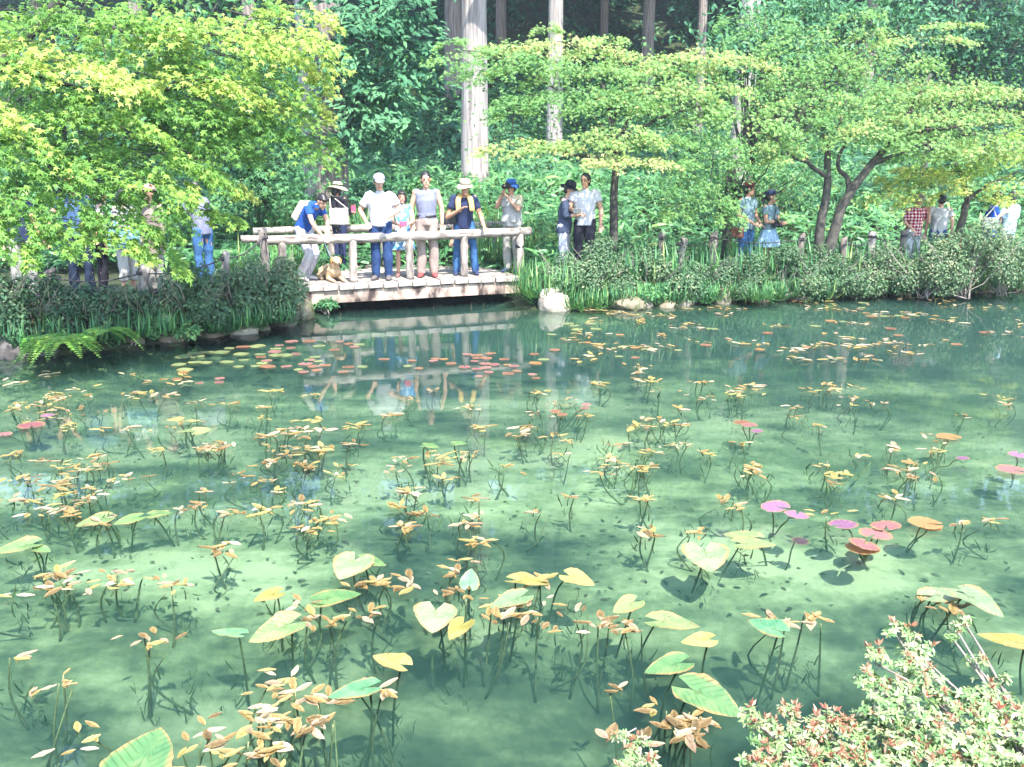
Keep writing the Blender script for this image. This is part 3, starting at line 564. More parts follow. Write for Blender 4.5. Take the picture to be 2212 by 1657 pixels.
# ============================================================ banks: bushes, grasses, ferns, stones, fence posts
def bush(label, px, y, zb, w, h, dp, n, mat=None, tone=.45, size=.05, tmpl=TINY, grp='clipped azalea bushes along the banks', name='azalea_bush', twigc=18):
    x = at(px, 600, y)[0]; T = empty(name, (x, y, zb), 0, label, 'bush', grp); L = Leaves(); S = Soup()
    m = 9 + int(w * 6)
    for k in range(m):                                            # lobes of foliage on forking twigs
        a = rng.uniform(0, 6.3); e = rng.uniform(.15, 1.5); rr = rng.uniform(.55, .95)
        c = np.array([math.cos(a) * math.cos(e) * w * rr, math.sin(a) * math.cos(e) * dp * rr, math.sin(e) * h * rr * .95])
        nn = n // m; v = rng.normal(size=(nn, 3)); v /= np.linalg.norm(v, axis=1)[:, None]
        P = c + v * (rng.uniform(.3, 1, nn) ** .5)[:, None] * np.array([w * .34, dp * .34, h * .27]) * rng.uniform(.7, 1.2)
        L.add(P, v + rdir(nn, .5) * .8 + np.array([0, -.3, .3]), rdir(nn) + v * .5, size * rng.uniform(.6, 1.3, nn), np.clip(rng.normal(tone, .2, nn) + rng.normal(0, .1), 0, 1))
        S.loft(bend([(rng.normal(0, .06), rng.normal(0, .06), -.05), c * .5 + [0, 0, -.02], c], 5, .02), np.linspace(.012, .004, 5), sides=4)
    for k in range(twigc):
        a = rng.uniform(0, 6.3); e = np.array([math.cos(a) * w * 1.0, math.sin(a) * dp, h * rng.uniform(.4, 1.05)])
        S.loft(bend([e * .45, e * .75 + rng.normal(0, .03, 3), e], 5, .015), np.linspace(.006, .002, 5), sides=3)
    L.build('foliage', mat or HEDGE, tmpl, T); S.build('stem', twig_m, T); return T
# right bank, from the bridge outward: (px, y, half width, height, tone, label)
for (px, y, w, h, n, tone, lab) in [
    (1225, 15.2, .45, .50, 2400, .40, 'low dull green azalea bush at the bridge end of the right bank'),
    (1290, 15.2, .55, .62, 2800, .45, 'grey green azalea bush at the foot of the slender maple'),
    (1400, 15.4, .65, .55, 3000, .42, 'wide azalea bush between the slender maple and the short posts'),
    (1500, 15.6, .6, .52, 3000, .36, 'dusky azalea bush in front of the short posts'),
    (1590, 15.8, .65, .56, 3000, .40, 'azalea bush below the couple in caps, left one'),
    (1690, 15.9, .7, .62, 3200, .38, 'dark azalea bush below the couple in caps, right one'),
    (1790, 16.1, .7, .60, 3200, .36, 'azalea bush hiding the feet of the forked maple'),
    (1900, 16.3, .7, .60, 3200, .38, 'azalea bush in front of the tall grey post'),
    (2000, 16.0, .8, .66, 3600, .42, 'azalea bush below the walker in the checked shirt'),
    (2085, 15.9, .85, .92, 4600, .55, 'largest, tall rounded azalea bush below the red handbag'),
    (2165, 16.2, .7, .80, 3400, .50, 'sunlit azalea bush at the far right of the bank'),
    (2265, 16.9, .9, .75, 3000, .45, 'azalea bush just cut off by the right edge'), (2370, 17.6, .9, .75, 2600, .42, 'first azalea bush beyond the right edge'), (2480, 18.4, 1.0, .8, 2600, .42, 'second azalea bush beyond the right edge'), (2600, 19.2, 1.0, .8, 2400, .42, 'third azalea bush beyond the right edge')]:
    x = at(px, 600, y)[0]; bush(lab, px, y - .25, max(.08, gz(x, y - .25) - .05), w * 1.2, h * 1.42, .55, int(n * 1.6), None, tone + .1)
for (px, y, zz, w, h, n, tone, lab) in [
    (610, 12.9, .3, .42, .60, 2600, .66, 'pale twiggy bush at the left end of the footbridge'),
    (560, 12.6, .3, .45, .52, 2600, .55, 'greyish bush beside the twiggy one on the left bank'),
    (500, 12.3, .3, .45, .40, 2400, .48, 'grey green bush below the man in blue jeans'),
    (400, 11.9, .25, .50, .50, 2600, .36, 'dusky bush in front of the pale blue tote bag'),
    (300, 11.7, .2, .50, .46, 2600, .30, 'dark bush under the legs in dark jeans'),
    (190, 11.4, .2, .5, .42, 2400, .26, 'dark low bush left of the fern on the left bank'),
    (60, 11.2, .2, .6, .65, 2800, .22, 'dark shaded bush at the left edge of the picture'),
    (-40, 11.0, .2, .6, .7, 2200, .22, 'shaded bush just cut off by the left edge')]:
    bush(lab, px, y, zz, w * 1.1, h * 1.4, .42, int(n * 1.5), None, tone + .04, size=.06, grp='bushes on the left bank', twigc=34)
# leafy weeds at the water's edge
for (px, py, w, h, n, tone, lab) in [(1225, 655, .4, .3, 800, .5, 'weeds between the big pale boulder and the creeper'), (1370, 650, .45, .3, 900, .45, 'dense weeds over the long mossy stone'), (1490, 648, .5, .34, 900, .4, 'dusky weeds under the second post'), (1625, 640, .5, .34, 900, .5, 'weeds under the maroon cap person'), (1770, 634, .5, .32, 900, .42, 'weeds left of the forked maple\'s foot'), (1905, 628, .5, .3, 900, .5, 'weeds under the tallest grey post'), (2035, 624, .5, .3, 800, .5, 'weeds under the checked shirt walker'), (2100, 622, .5, .3, 800, .55, 'weeds under the largest azalea bush'), (1300, 650, .5, .3, 900, .75, 'yellow leaved creeper over the mossy stones'), (1420, 652, .5, .28, 900, .5, 'broad green weeds along the waterline, middle of right bank'), (1560, 640, .5, .35, 900, .6, 'weeds round the pale leaning stone'), (1690, 632, .5, .3, 800, .45, 'green weeds under the dark azalea'),
                          (1850, 630, .5, .3, 800, .4, 'weeds at the waterline below the forked maple'), (1960, 625, .4, .25, 700, .5, 'small weeds by the right ferns'), (2150, 622, .5, .3, 700, .6, 'pale weeds at the far right waterline'), (350, 728, .4, .35, 900, .6, 'leafy weeds hanging to the water on the left bank'), (450, 712, .5, .35, 1000, .62, 'green weeds above the left stones'), (270, 735, .4, .4, 800, .35, 'dark weeds hanging behind the big fern'), (700, 668, .3, .15, 260, .3, 'dim weeds in the shade under the bridge'), (560, 690, .3, .3, 600, .55, 'weeds between the two left stones')]:
    q = W(px, py, .08); bush(lab, px, q[1] + .12, .05, w * 1.2, h * 1.15, .3, int(n * 1.4), GRASS, tone, .085, OVAL, 'weeds at the waterline', 'water_edge_weed', 0)
def tuft(label, px, y, z, n, hgt, spread, tone, name='grass_clump', cat='grass', grp='long grass on the banks', width=1.4):
    x = at(px, 600, y)[0]; T = empty(name, (x, y, z), 0, label, cat, grp); L = Leaves()
    a = rng.uniform(0, 6.3, n); r = rng.uniform(0, 1, n) ** .6 * spread
    P = np.stack([np.cos(a) * r, np.sin(a) * r * .6, np.zeros(n)], 1)
    H = np.stack([np.cos(a) * .7 + rng.normal(0, .3, n), np.sin(a) * .7 - .3, rng.uniform(.5, 1.6, n)], 1); N = np.cross(H, np.cross(H, [[0, 0, -1.]])) + rdir(n) * .3
    L.add(P, -N, H, hgt * rng.uniform(.5, 1.15, n), np.clip(rng.normal(tone, .3, n), 0, 1))
    B = (BLADE[0] * np.array([1, width * .35, 2.2]), BLADE[1]); L.build('blade', GRASS, B, T)['kind'] = 'stuff'; return T
for (px, y, z, n, h, s, t, lab) in [(1178, 14.9, .15, 220, .55, .35, .45, 'long drooping grass clump at the right end of the bridge'), (1190, 15.0, .2, 320, .65, .4, .5, 'tall grass behind the big white stone'), (1240, 15.4, .3, 260, .6, .4, .4, 'grass clump below the couple in the shade'), (1255, 14.6, .05, 200, .4, .3, .55, 'grass overhanging the water right of the white stone'), (1165, 15.9, .3, 240, .6, .3, .4, 'grass against the last bridge post'),
                              (470, 12.2, .1, 200, .4, .3, .4, 'grass tuft above the left stones'), (540, 13.6, .4, 300, .5, .4, .55, 'grass behind the short left post'), (600, 15.6, .45, 400, .7, .6, .5, 'grass behind the left end of the bridge'), (1330, 14.9, .1, 200, .4, .3, .5, 'grass on the mossy stones'), (1640, 15.2, .1, 160, .4, .25, .5, 'grass tuft at the right bank waterline')]:
    tuft(lab, px, y, z, n, h, s, t)
for k, (px, y) in enumerate([(660, 18.9), (760, 18.9), (850, 18.9), (930, 18.8), (1020, 18.6), (1090, 17.6)]):
    tuft('bright grass seen between the bridge posts, clump %s' % ['at the left', 'behind the dog', 'behind the white shirt', 'behind the flowered dress', 'behind the beige trousers', 'behind the photographer'][k], px, y, gz(at(px, 600, y)[0], y) - .05, 420, .9, .6, .6, grp='grass behind the bridge')

for i, px in enumerate([1290, 1365, 1440, 1520, 1600, 1680, 1765, 1850, 1935, 2020, 2110, 2190]):
    yy = W(px, 668 - (px - 1230) * .04, 0)[1]
    tuft('shaggy grass spilling over the right shore, ' + ORD[i], px, yy + .12, .08, 170, .42, .35, .45, grp='grass spilling over the right shore', width=2.2)
    tuft('long grass among the azaleas of the right bank, ' + ORD[i], px + 36, yy + .75, .35, 110, .75, .35, .4, grp='grass among the right azaleas', width=1.8)
for i, px in enumerate([60, 170, 260, 345, 430, 505, 575]):
    yy = W(px, 775 - px * .1, 0)[1]
    tuft('shaggy grass hanging over the left shore, ' + ORD[i], px, yy + .15, .12, 170, .42, .32, .35, grp='grass hanging over the left shore', width=2.2)
def fern(label, px, py, z, n, size, tone):
    q = W(px, py, z); T = empty('fern', q, 0, label, 'fern', 'ferns at the waterline')
    for k in range(n):
        a = -math.pi / 2 + rng.uniform(-1.9, 1.9); ln = size * rng.uniform(.7, 1.15); t = np.linspace(0, 1, 10)
        C = np.stack([np.cos(a) * t * ln, np.sin(a) * t * ln, (.45 * t - .95 * t * t) * ln * rng.uniform(.7, 1.1)], 1)
        tt = np.repeat(np.linspace(.1, 1, 20), 2); m = len(tt); P = np.stack([np.interp(tt, t, C[:, i]) for i in range(3)], 1)
        side = np.tile([1., -1], m // 2); H = np.stack([-np.sin(a) * side + np.cos(a) * .45, np.cos(a) * side + np.sin(a) * .45, np.full(m, -.15)], 1)
        V, F, tn = scatter(P, np.tile([np.cos(a) * .3, np.sin(a) * .3, 1.], (m, 1)) + rdir(m) * .12, H, ln * .30 * np.sin(np.clip(1.1 - tt, .08, 1) * 1.7), (TINY[0] * np.array([1, .75, 1]), TINY[1]), np.clip(rng.normal(tone, .12, m), 0, 1))
        Q = Soup().loft(C, np.linspace(.007, .003, 10), sides=4); fq = np.concatenate(Q.f[4]) + len(V)
        link(bpy.data.objects.new('frond', mesh_np('frond', np.concatenate([V] + Q.v), [F[0], fq], FERN, np.concatenate([tn, np.full(len(fq), .3)]))), T)
    return T
fern('big bright fern spilling over the left bank to the water', 135, 728, .36, 14, .46, .7)
fern('smaller fern just right of the big left one', 230, 712, .34, 9, .42, .6)
fern('fern frond reaching out at far left of bank', 95, 725, .25, 5, .45, .4)
fern('fern above the big one, in shade', 200, 660, .45, 6, .4, .45)
fern('yellow green fern under the large azalea bush', 2085, 608, .22, 7, .45, .75)
fern('green fern drooping to the water left of the yellow one', 2010, 605, .2, 8, .45, .5)
fern('fern on the right bank below the slender maple', 1275, 620, .3, 7, .45, .6)

def rock(label, px, py, w, h, d, mat, seed, z=0, tilt=0):
    r = np.random.default_rng(seed); bm = bmesh.new(); bmesh.ops.create_icosphere(bm, subdivisions=4, radius=1)
    V = np.array([v.co[:] for v in bm.verts]); P = V.copy()
    for k in range(14):                                            # flat faces cut from a round block
        nv = r.normal(size=3); nv /= np.linalg.norm(nv); c = r.uniform(.62, .9); q = P @ nv; P = P - np.outer(np.clip(q - c, 0, 1) * .9, nv)
    for k in range(8):
        wv = r.normal(size=3) * (2 + 1.6 * k); P = P * (1 + .035 / (1 + .35 * k) * np.sin(V @ wv + r.uniform(0, 6)))[:, None]
    P *= np.array([w, d, h])
    for v, c in zip(bm.verts, P): v.co = c
    me = bpy.data.meshes.new('boulder'); bm.to_mesh(me); bm.free(); me.materials.append(mat); me.polygons.foreach_set('use_smooth', np.ones(len(me.polygons), bool))
    q = W(px, py, 0); o = link(bpy.data.objects.new('boulder', me)); o.location = (q[0], q[1] + d * .6, z + h * (.35 if 'big pale' in label or 'bridge' in label else .12)); o.rotation_euler = (tilt, tilt * .5, r.uniform(-.4, .4))
    return tag(o, label, 'boulder', 'boulders at the waterline')
white_stone = plain('pale_bank_stone', (.44, .39, .32), (.26, .22, .17), 4, .9, .8, .05, detail=8)  # paler base colour for some of the boulders
for a in [('big pale boulder at the water right of the bridge', 1198, 672, .27, .30, .22, white_stone, 3), ('pale boulder just left of the bridge', 612, 706, .24, .26, .22, stone_m, 5), ('pinkish boulder at the water below the grey bush', 520, 722, .24, .22, .22, white_stone, 6), ('small boulder between the two left ones', 565, 714, .12, .10, .1, stone_m, 8),
          ('long mossy stone with a flat top right of the big pale boulder', 1345, 668, .40, .17, .2, stone_moss, 9), ('light block beside the long mossy stone', 1395, 664, .15, .16, .15, stone_m, 10), ('small brownish stone next in the row', 1440, 664, .18, .12, .15, stone_moss, 11), ('grey stone half under weeds on the right bank', 1480, 661, .2, .15, .15, stone_m, 12), ('pale leaning stone among weeds, middle of right bank', 1562, 656, .2, .30, .2, stone_m, 33),
          ('brown shoreline stone below the couple in caps', 1640, 652, .25, .15, .2, stone_moss, 14), ('shaded stone below the forked maple', 1725, 647, .28, .2, .2, stone_m, 15), ('reddish stone below the post row', 1850, 642, .25, .18, .2, stone_moss, 16), ('grey stone left of right ferns', 1790, 645, .22, .16, .2, stone_m, 17), ('low stone under the drooping fern', 1950, 638, .24, .15, .2, stone_m, 18), ('flat brown stone under the large azalea', 2050, 636, .26, .12, .2, stone_moss, 19), ('tall grey stone at the right picture edge', 2205, 628, .18, .35, .2, stone_m, 20), ('pink grey stone near the right edge', 2130, 632, .3, .18, .2, stone_m, 21),
          ('dark wet stone under the big fern', 80, 768, .25, .2, .2, wood_dark, 22), ('dark stone right of the fern', 280, 745, .28, .22, .22, stone_moss, 23), ('mossy stone below the hanging weeds', 360, 738, .25, .2, .2, stone_moss, 24), ('ochre mossy stone on the left waterline', 450, 728, .25, .2, .2, stone_moss, 25), ('dark stone at the left corner of the shore', 15, 774, .3, .25, .25, wood_dark, 26), ('stone in the shade by the left bridge end', 655, 690, .2, .2, .25, stone_moss, 27)]:
    rock(*a)
# short fence posts and their rope
rope_m = plain('dark_rope', (.05, .045, .05), None, 20, .9, 0)
fence_groups = [[(118, 12.4, 585, .07, 'left of the dark jeans'), (305, 12.5, 575, .075, 'below the pale blue bag'), (483, 13.0, 545, .06, 'short pale one beside the man in jeans'), (570, 13.9, 500, .06, 'left of the footbridge rail')],
                [(1430, 15.9, 503, .06, 'dark one right of the slender maple'), (1471, 16.0, 515, .065, 'pale leaning one'), (1541, 16.3, 502, .075, 'black topped one left of the couple in caps'), (1732, 16.4, 505, .06, 'left of the forked maple'), (1828, 16.4, 515, .065, 'leaning one right of the forked maple'), (1885, 16.4, 500, .075, 'tallest grey one'), (1953, 16.6, 498, .06, 'beside the checked shirt walker')]]
FP = []
for g in fence_groups:
    prev = None
    for (px, y, ty, r, lab) in g:
        tp = at(px, ty, y); x = tp[0]; zb = gz(x, y) - .1; q = tp[2] - zb
        T = empty('fence_post', (x, y, zb), 0, 'short weathered fence post, ' + lab, 'post', 'fence posts along the path')
        PO = Soup().loft([(0, 0, 0), (rng.normal(0, .02), 0, q * .5), (rng.normal(0, .03), 0, q - .02), (0, 0, q)], [r, r * .97, r * .98, r * .8], sides=12).build('post', wood_post if 'pale' in lab or 'tallest' in lab else wood_grey, T)
        Soup().loft([(0, 0, q - .12), (0, 0, q - .07)], r * 1.06, sides=12).build('rope_collar', rope_m, PO)
        if prev is not None:
            a, b_ = prev, np.array([x, y - .07, zb + q - .1]); mid = (a + b_) / 2 - [0, 0, .08]
            Soup().loft(bend([a, mid, b_], 9) - np.array(T.location), .011, sides=6).build('rope', rope_m, T)
        prev = np.array([x, y - .07, zb + q - .1])
# dead stump behind the photographer and fallen path edge

# leafy shrubs and ferny clumps that break the slope's carpet
SL = [(800, 21.5, .9, .8, .35, 'broad leaved shrub on the slope left of the pale cedar'), (905, 23, .8, .6, .6, 'low bright shrub against the pale cedar\'s left side'), (960, 27, 1.0, .9, .3, 'dark shrub uphill of the person in the sleeveless top'), (1090, 24, .8, .6, .7, 'light shrub right of the pale cedar\'s foot'), (1150, 28, 1.1, .8, .45, 'shrub below the second pale cedar'), (1270, 25, .9, .7, .7, 'pale green shrub behind the slender maple\'s stem'), (1400, 24.5, .9, .8, .6, 'leafy shrub on the slope above the row of posts'), (1480, 23.5, .8, .7, .75, 'bright shrub left of the couple in caps'), (1700, 24, .9, .8, .65, 'bright shrub left of the forked maple'), (1860, 24, .9, .8, .7, 'bright shrub between forked maple and checked shirt'), (1960, 25, 1.0, .9, .5, 'shrub uphill of the checked shirt walker'), (2100, 25, 1.0, .8, .6, 'shrub uphill of the small far maple'), (860, 30, 1.2, 1.0, .25, 'dim shrub under the climbing leaves'), (1060, 34, 1.3, 1.1, .25, 'dim shrub high on the slope between two trunks'), (1320, 34, 1.4, 1.1, .3, 'dim shrub high on the slope, right of second trunk'), (580, 20.5, .8, .7, .4, 'shrub left of the broad brown trunk')]
for (px, y, w, h, t, lab) in SL:
    bush(lab, px, y, gz(at(px, 400, y)[0], y) - .05, w, h, w * .8, int(520 * w), BROAD if t < .5 else GRASS, t, .17, OVAL, 'shrubs on the slope', 'slope_shrub', 0)

# ============================================================ plants of the pond
def blade_mat(name, c1, c2, vein, trans=.3):
    """leaf blade: mottled, veined, a little glossy"""
    m, nt, n, l, b = nmat(name); b.inputs['Roughness'].default_value = .38; b.inputs['Specular IOR Level'].default_value = .45
    nz = noise(n, l, 26, 5, .6); nz2 = noise(n, l, 7, 3, .5); oi = n.new('ShaderNodeObjectInfo')
    ad = n.new('ShaderNodeMath'); ad.operation = 'MULTIPLY_ADD'; l.new(nz.outputs[0], ad.inputs[0]); ad.inputs[1].default_value = .5
    a2 = n.new('ShaderNodeMath'); a2.operation = 'MULTIPLY_ADD'; l.new(oi.outputs['Random'], a2.inputs[0]); a2.inputs[1].default_value = .35; l.new(nz2.outputs[0], a2.inputs[2]); l.new(a2.outputs[0], ad.inputs[2])
    r = ramp(n, [(.55, c1), (.85, tuple((x + y) / 2 for x, y in zip(c1, c2))), (1.15, c2)]); l.new(ad.outputs[0], r.inputs[0])
    ea = n.new('ShaderNodeAttribute'); ea.attribute_name = 'edge'; em = n.new('ShaderNodeMath'); em.operation = 'MULTIPLY'; l.new(ea.outputs['Fac'], em.inputs[0]); l.new(nz2.outputs[0], em.inputs[1])
    er = ramp(n, [(.30, (0, 0, 0)), (.55, (1, 1, 1))]); l.new(em.outputs[0], er.inputs[0]); mk = n.new('ShaderNodeMix'); mk.data_type = 'RGBA'; l.new(er.outputs[0], mk.inputs[0]); l.new(r.outputs[0], mk.inputs[6]); mk.inputs[7].default_value = (*(vein or (.34, .22, .09)), 1)
    sp = noise(n, l, 60, 2, .5); sr = ramp(n, [(.66, (0, 0, 0)), (.72, (1, 1, 1))]); l.new(sp.outputs[0], sr.inputs[0]); mk2 = n.new('ShaderNodeMix'); mk2.data_type = 'RGBA'; l.new(sr.outputs[0], mk2.inputs[0]); l.new(mk.outputs[2], mk2.inputs[6]); mk2.inputs[7].default_value = (.16, .09, .04, 1)
    pa = n.new('ShaderNodeAttribute'); pa.attribute_name = 'phase'; sn = n.new('ShaderNodeMath'); sn.operation = 'SINE'; l.new(pa.outputs['Fac'], sn.inputs[0]); vr = ramp(n, [(.55, (1, 1, 1)), (.95, (.72, .70, .62))]); l.new(sn.outputs[0], vr.inputs[0])
    mv = n.new('ShaderNodeMix'); mv.data_type = 'RGBA'; mv.blend_type = 'MULTIPLY'; mv.inputs[0].default_value = 1; l.new(mk2.outputs[2], mv.inputs[6]); l.new(vr.outputs[0], mv.inputs[7])
    l.new(mv.outputs[2], b.inputs['Base Color']); bump(n, l, nz.outputs[0], b, .25, .004)
    t = n.new('ShaderNodeBsdfTranslucent'); l.new(r.outputs[0], t.inputs[0]); mx = n.new('ShaderNodeMixShader'); mx.inputs[0].default_value = trans
    l.new(b.outputs[0], mx.inputs[1]); l.new(t.outputs[0], mx.inputs[2]); l.new(mx.outputs[0], n['Material Output'].inputs[0]); return m
PL = {'g': blade_mat('pond_lily_green', (.06, .17, .065), (.16, .26, .10), None), 'p': blade_mat('pond_lily_pale', (.09, .19, .07), (.22, .27, .12), None), 'y': blade_mat('pond_lily_yellow', (.22, .20, .04), (.34, .30, .11), None),
      'w': blade_mat('pond_lily_bleached', (.13, .22, .11), (.27, .31, .18), None), 'd': blade_mat('pond_lily_deep_green', (.05, .18, .09), (.18, .34, .17), None)}
WEED = [blade_mat('pondweed_orange', (.21, .135, .05), (.36, .26, .11), None), blade_mat('pondweed_yellow', (.25, .215, .06), (.38, .34, .14), None), blade_mat('pondweed_pink', (.25, .17, .11), (.42, .33, .24), None), blade_mat('pondweed_cream', (.34, .30, .19), (.50, .45, .34), None), blade_mat('pondweed_brown', (.11, .08, .035), (.22, .15, .07), None)]
PAD = {'pink': blade_mat('lily_pad_pink', (.21, .06, .08), (.31, .15, .15), None), 'red': blade_mat('lily_pad_red', (.18, .06, .045), (.27, .13, .085), None), 'purple': blade_mat('lily_pad_purple', (.17, .065, .15), (.30, .15, .26), None), 'green': blade_mat('lily_pad_green', (.10, .19, .09), (.24, .30, .13), None), 'orange': blade_mat('lily_pad_orange', (.27, .12, .045), (.36, .20, .09), None), 'plum': blade_mat('lily_pad_plum', (.07, .03, .06), (.12, .06, .09), None)}
STEM = plain('pond_stem', (.15, .16, .075), (.085, .095, .045), 30, .7, .3)
STEM_D = plain('pond_stem_dark', (.07, .10, .045), (.045, .065, .03), 30, .6, .2)

def edged(me, e, ph=None):
    if ph is not None: q = me.attributes.new('phase', 'FLOAT', 'POINT'); q.data.foreach_set('value', np.asarray(ph, np.float32))
    a = me.attributes.new('edge', 'FLOAT', 'POINT'); a.data.foreach_set('value', np.asarray(e, np.float32)); return me
def arrow_blade(length, width, seed, curl=.2, lobes=.30):
    r = np.random.default_rng(seed); n, m = 15, 5; V = []; F = []; E = []; PH = []
    t = np.linspace(-lobes, 1, n)
    w = np.where(t < 0, .5 * np.sqrt(np.clip(1 - (t / -lobes * .92) ** 2, 0.02, 1)) * .92, .5 * (1 - np.clip(t, 0, 1) ** 1.9) ** .85)
    w[-1] = .004; ph = r.uniform(0, 6, 3); tw = r.normal(0, .12); bendk = r.uniform(-.25, .1)
    for side in (1, -1):
        o = len(V)
        for i in range(n):
            inner = 0 if t[i] >= 0 else .16 * (-t[i] / lobes) ** .7
            for j in range(m):
                s = inner + (max(w[i], inner + .004) - inner) * j / (m - 1)
                edge = (s / .5) ** 2
                z = curl * edge * .5 + bendk * t[i] ** 2 * .5 + .018 * math.sin(t[i] * 11 + ph[0]) * edge + side * tw * s + (.05 * math.sin(t[i] * 5 + ph[1]) if side > 0 else .04 * math.sin(t[i] * 6 + ph[2])) * edge
                rag = 1 + .03 * math.sin(t[i] * 40 + ph[0] * 3) * (j == m - 1)
                V.append([t[i] * length, side * s * width * rag, z * length * .55]); E.append((j / (m - 1)) ** 2 if t[i] < .93 else 1); PH.append(1.57 if j == 0 else (t[i] - .9 * s) * 42)
        for i in range(n - 1):
            for j in range(m - 1):
                q = [o + i * m + j, o + (i + 1) * m + j, o + (i + 1) * m + j + 1, o + i * m + j + 1]; F.append(q if side < 0 else q[::-1])
    return np.array(V), np.array(F), (E, PH)
# (x, y, length px, tip direction in the picture, colour, height over water, lean towards the viewer, label)
NUPHAR = [(203, 1126, 66, (-1, .35), 'p', .03, .25, 'pale pointed pond lily leaf, leftmost of three in a row at left'), (277, 1124, 66, (-1, .3), 'g', .03, .25, 'green pond lily leaf, middle of three in a row at left'), (345, 1110, 54, (1, -.1), 'p', .05, .3, 'rounded cream pond lily leaf, right one of three in a row at left'),
    (35, 1183, 92, (-1, .25), 'p', .05, .15, 'long yellowish pond lily leaf at the left edge'), (90, 1188, 46, (1, .1), 'g', .02, .1, 'small green pond lily leaf beside the long one at left edge'), (377, 906, 38, (-1, 0), 'y', .08, .2, 'small rounded yellow leaf standing above a green pair'), (397, 932, 40, (-1, .1), 'p', .06, .25, 'left leaf of the pale green pair near the dark left shore'), (436, 930, 46, (1, -.15), 'p', .05, .3, 'right leaf of the pale green pair near the dark left shore'),
    (930, 963, 46, (1, .1), 'g', .05, .25, 'small green leaf in the reflection of the tank top man'), (992, 958, 40, (1, 0), 'g', .12, .3, 'umbrella shaped green leaf on a stalk, mid pond'), (755, 1226, 62, (-.6, 1), 'w', .06, .3, 'round cream pond lily leaf left of a green one, centre left'), (802, 1213, 84, (1, .25), 'g', .08, .25, 'green pond lily leaf touching the round cream one'),
    (728, 1288, 116, (1, -.2), 'g', .05, .2, 'long green pond lily leaf pointing right, centre left'), (594, 1362, 112, (-1, .45), 'p', .06, .3, 'large yellow green leaf with tip at lower left'), (492, 1366, 84, (-1, -.1), 'd', .10, .05, 'narrow dark green leaf seen nearly edge on'), (578, 1289, 70, (-1, .3), 'y', .03, .3, 'ragged bright yellow leaf with pink base'),
    (938, 1336, 64, (-.05, 1), 'w', .06, .55, 'heart shaped pale leaf with its tip down, centre'), (990, 1362, 58, (-.5, .6), 'y', .03, .3, 'torn pale yellow leaf beside the heart shaped one'), (1015, 1264, 48, (.1, -1), 'd', .05, 1.0, 'upright blue green leaf standing on its edge'), (1100, 1298, 100, (-1, .35), 'w', .07, .25, 'whitish green leaf above an orange cluster, centre'), (1142, 1256, 104, (1, .1), 'y', .06, .15, 'long yellow leaf seen flat, centre'),
    (1250, 1251, 78, (1, .35), 'y', .12, .4, 'folded bright yellow leaf on a stalk, right of centre'), (1352, 1309, 74, (-1, .45), 'p', .07, .4, 'pale green leaf with notch up, right of centre'), (1455, 1344, 122, (1, .1), 'p', .07, .15, 'long yellowish leaf lying over a rounder one'), (1507, 1383, 84, (-1, .1), 'y', .10, .5, 'round yellow leaf under the long yellowish one'), (1440, 1438, 116, (-1, .2), 'g', .10, .3, 'large green leaf on a dark stalk, lower right of centre'),
    (1534, 1508, 142, (1, .5), 'g', .12, .3, 'largest green leaf pointing to the azalea'), (842, 1427, 100, (-1, -.3), 'y', .10, .25, 'cream and yellow leaf on a thick stalk, lower centre'), (762, 1491, 120, (-1, .2), 'd', .09, .2, 'long dark green leaf with white rim, lower centre'), (312, 1634, 110, (.15, -1), 'g', .12, .45, 'broad green leaf cut by the lower edge'),
    (1526, 1206, 62, (-.05, 1), 'w', .06, .55, 'pinkish white heart leaf with tip down, right of centre'), (1603, 1157, 90, (-1, -.15), 'p', .07, .15, 'upper pale leaf of an overlapping pair at right'), (1630, 1175, 100, (1, .05), 'p', .06, .2, 'lower pale leaf of an overlapping pair at right'), (1655, 1353, 78, (-1, -.4), 'd', .10, .15, 'narrow green leaf on a tall stalk at right'), (2045, 1283, 116, (1, -.1), 'w', .08, .15, 'bleached leaf lying left of the drooping one at right'), (2116, 1301, 76, (.6, .5), 'w', .14, .5, 'drooping white edged leaf on a stalk at right'), (2172, 1383, 112, (-1, -.2), 'y', .08, .3, 'yellow green leaf cut by the right edge')]
SPOTS = []
for i, (px, py, ln, td, c, z, lean, lab) in enumerate(NUPHAR):
    lean = lean * (.55 if lean < .5 else .32 if lean < .9 else 1)
    z = z * .4; p = W(px, py, z); dist = np.linalg.norm(p - [0, 0, CAM_Z]); el = math.asin((CAM_Z - z) / dist)
    d = np.array([td[0], -td[1] / max(.35, math.sin(el + lean * .8)), 0.]); hl = np.linalg.norm(d); img = math.hypot(td[0], td[1])
    length = ln * dist / FPX * (hl / img if abs(td[1]) > .3 else 1.0) * .92; length = min(length, .32)
    T = empty('pond_lily_leaf', p, 0, lab, 'pond lily')
    width = length * (.95 if abs(td[1]) > .9 else .56 if ln > 80 else .72)
    V, F, E = arrow_blade(length / 1.3, width, 100 + i, rng.uniform(.05, .4), .30)
    V[:, 0] -= length * .3
    yaw = math.atan2(d[1], d[0]); M = rotx(lean) @ rotz(yaw); V = V @ M.T
    zmin = V[:, 2].min() + z
    if zmin < .004: V[:, 2] += .004 - zmin
    link(bpy.data.objects.new('blade', edged(mesh_np('blade', V, [F], PL[c], None, True), *E)), T)
    base = (np.array([-length * .3, 0, -.002]) @ M.T) + [0, 0, max(0, .004 - zmin)]; gzb = gz(p[0], p[1] + .1) - p[2]
    foot = np.array([base[0] + rng.normal(0, .08), base[1] + rng.uniform(.05, .2), gzb])
    Soup().loft(bend([base, base * .6 + foot * .4 + rng.normal(0, .02, 3), foot], 8), np.linspace(.0045, .007, 8), sides=6).build('stem', STEM_D, T)
    SPOTS.append(p)

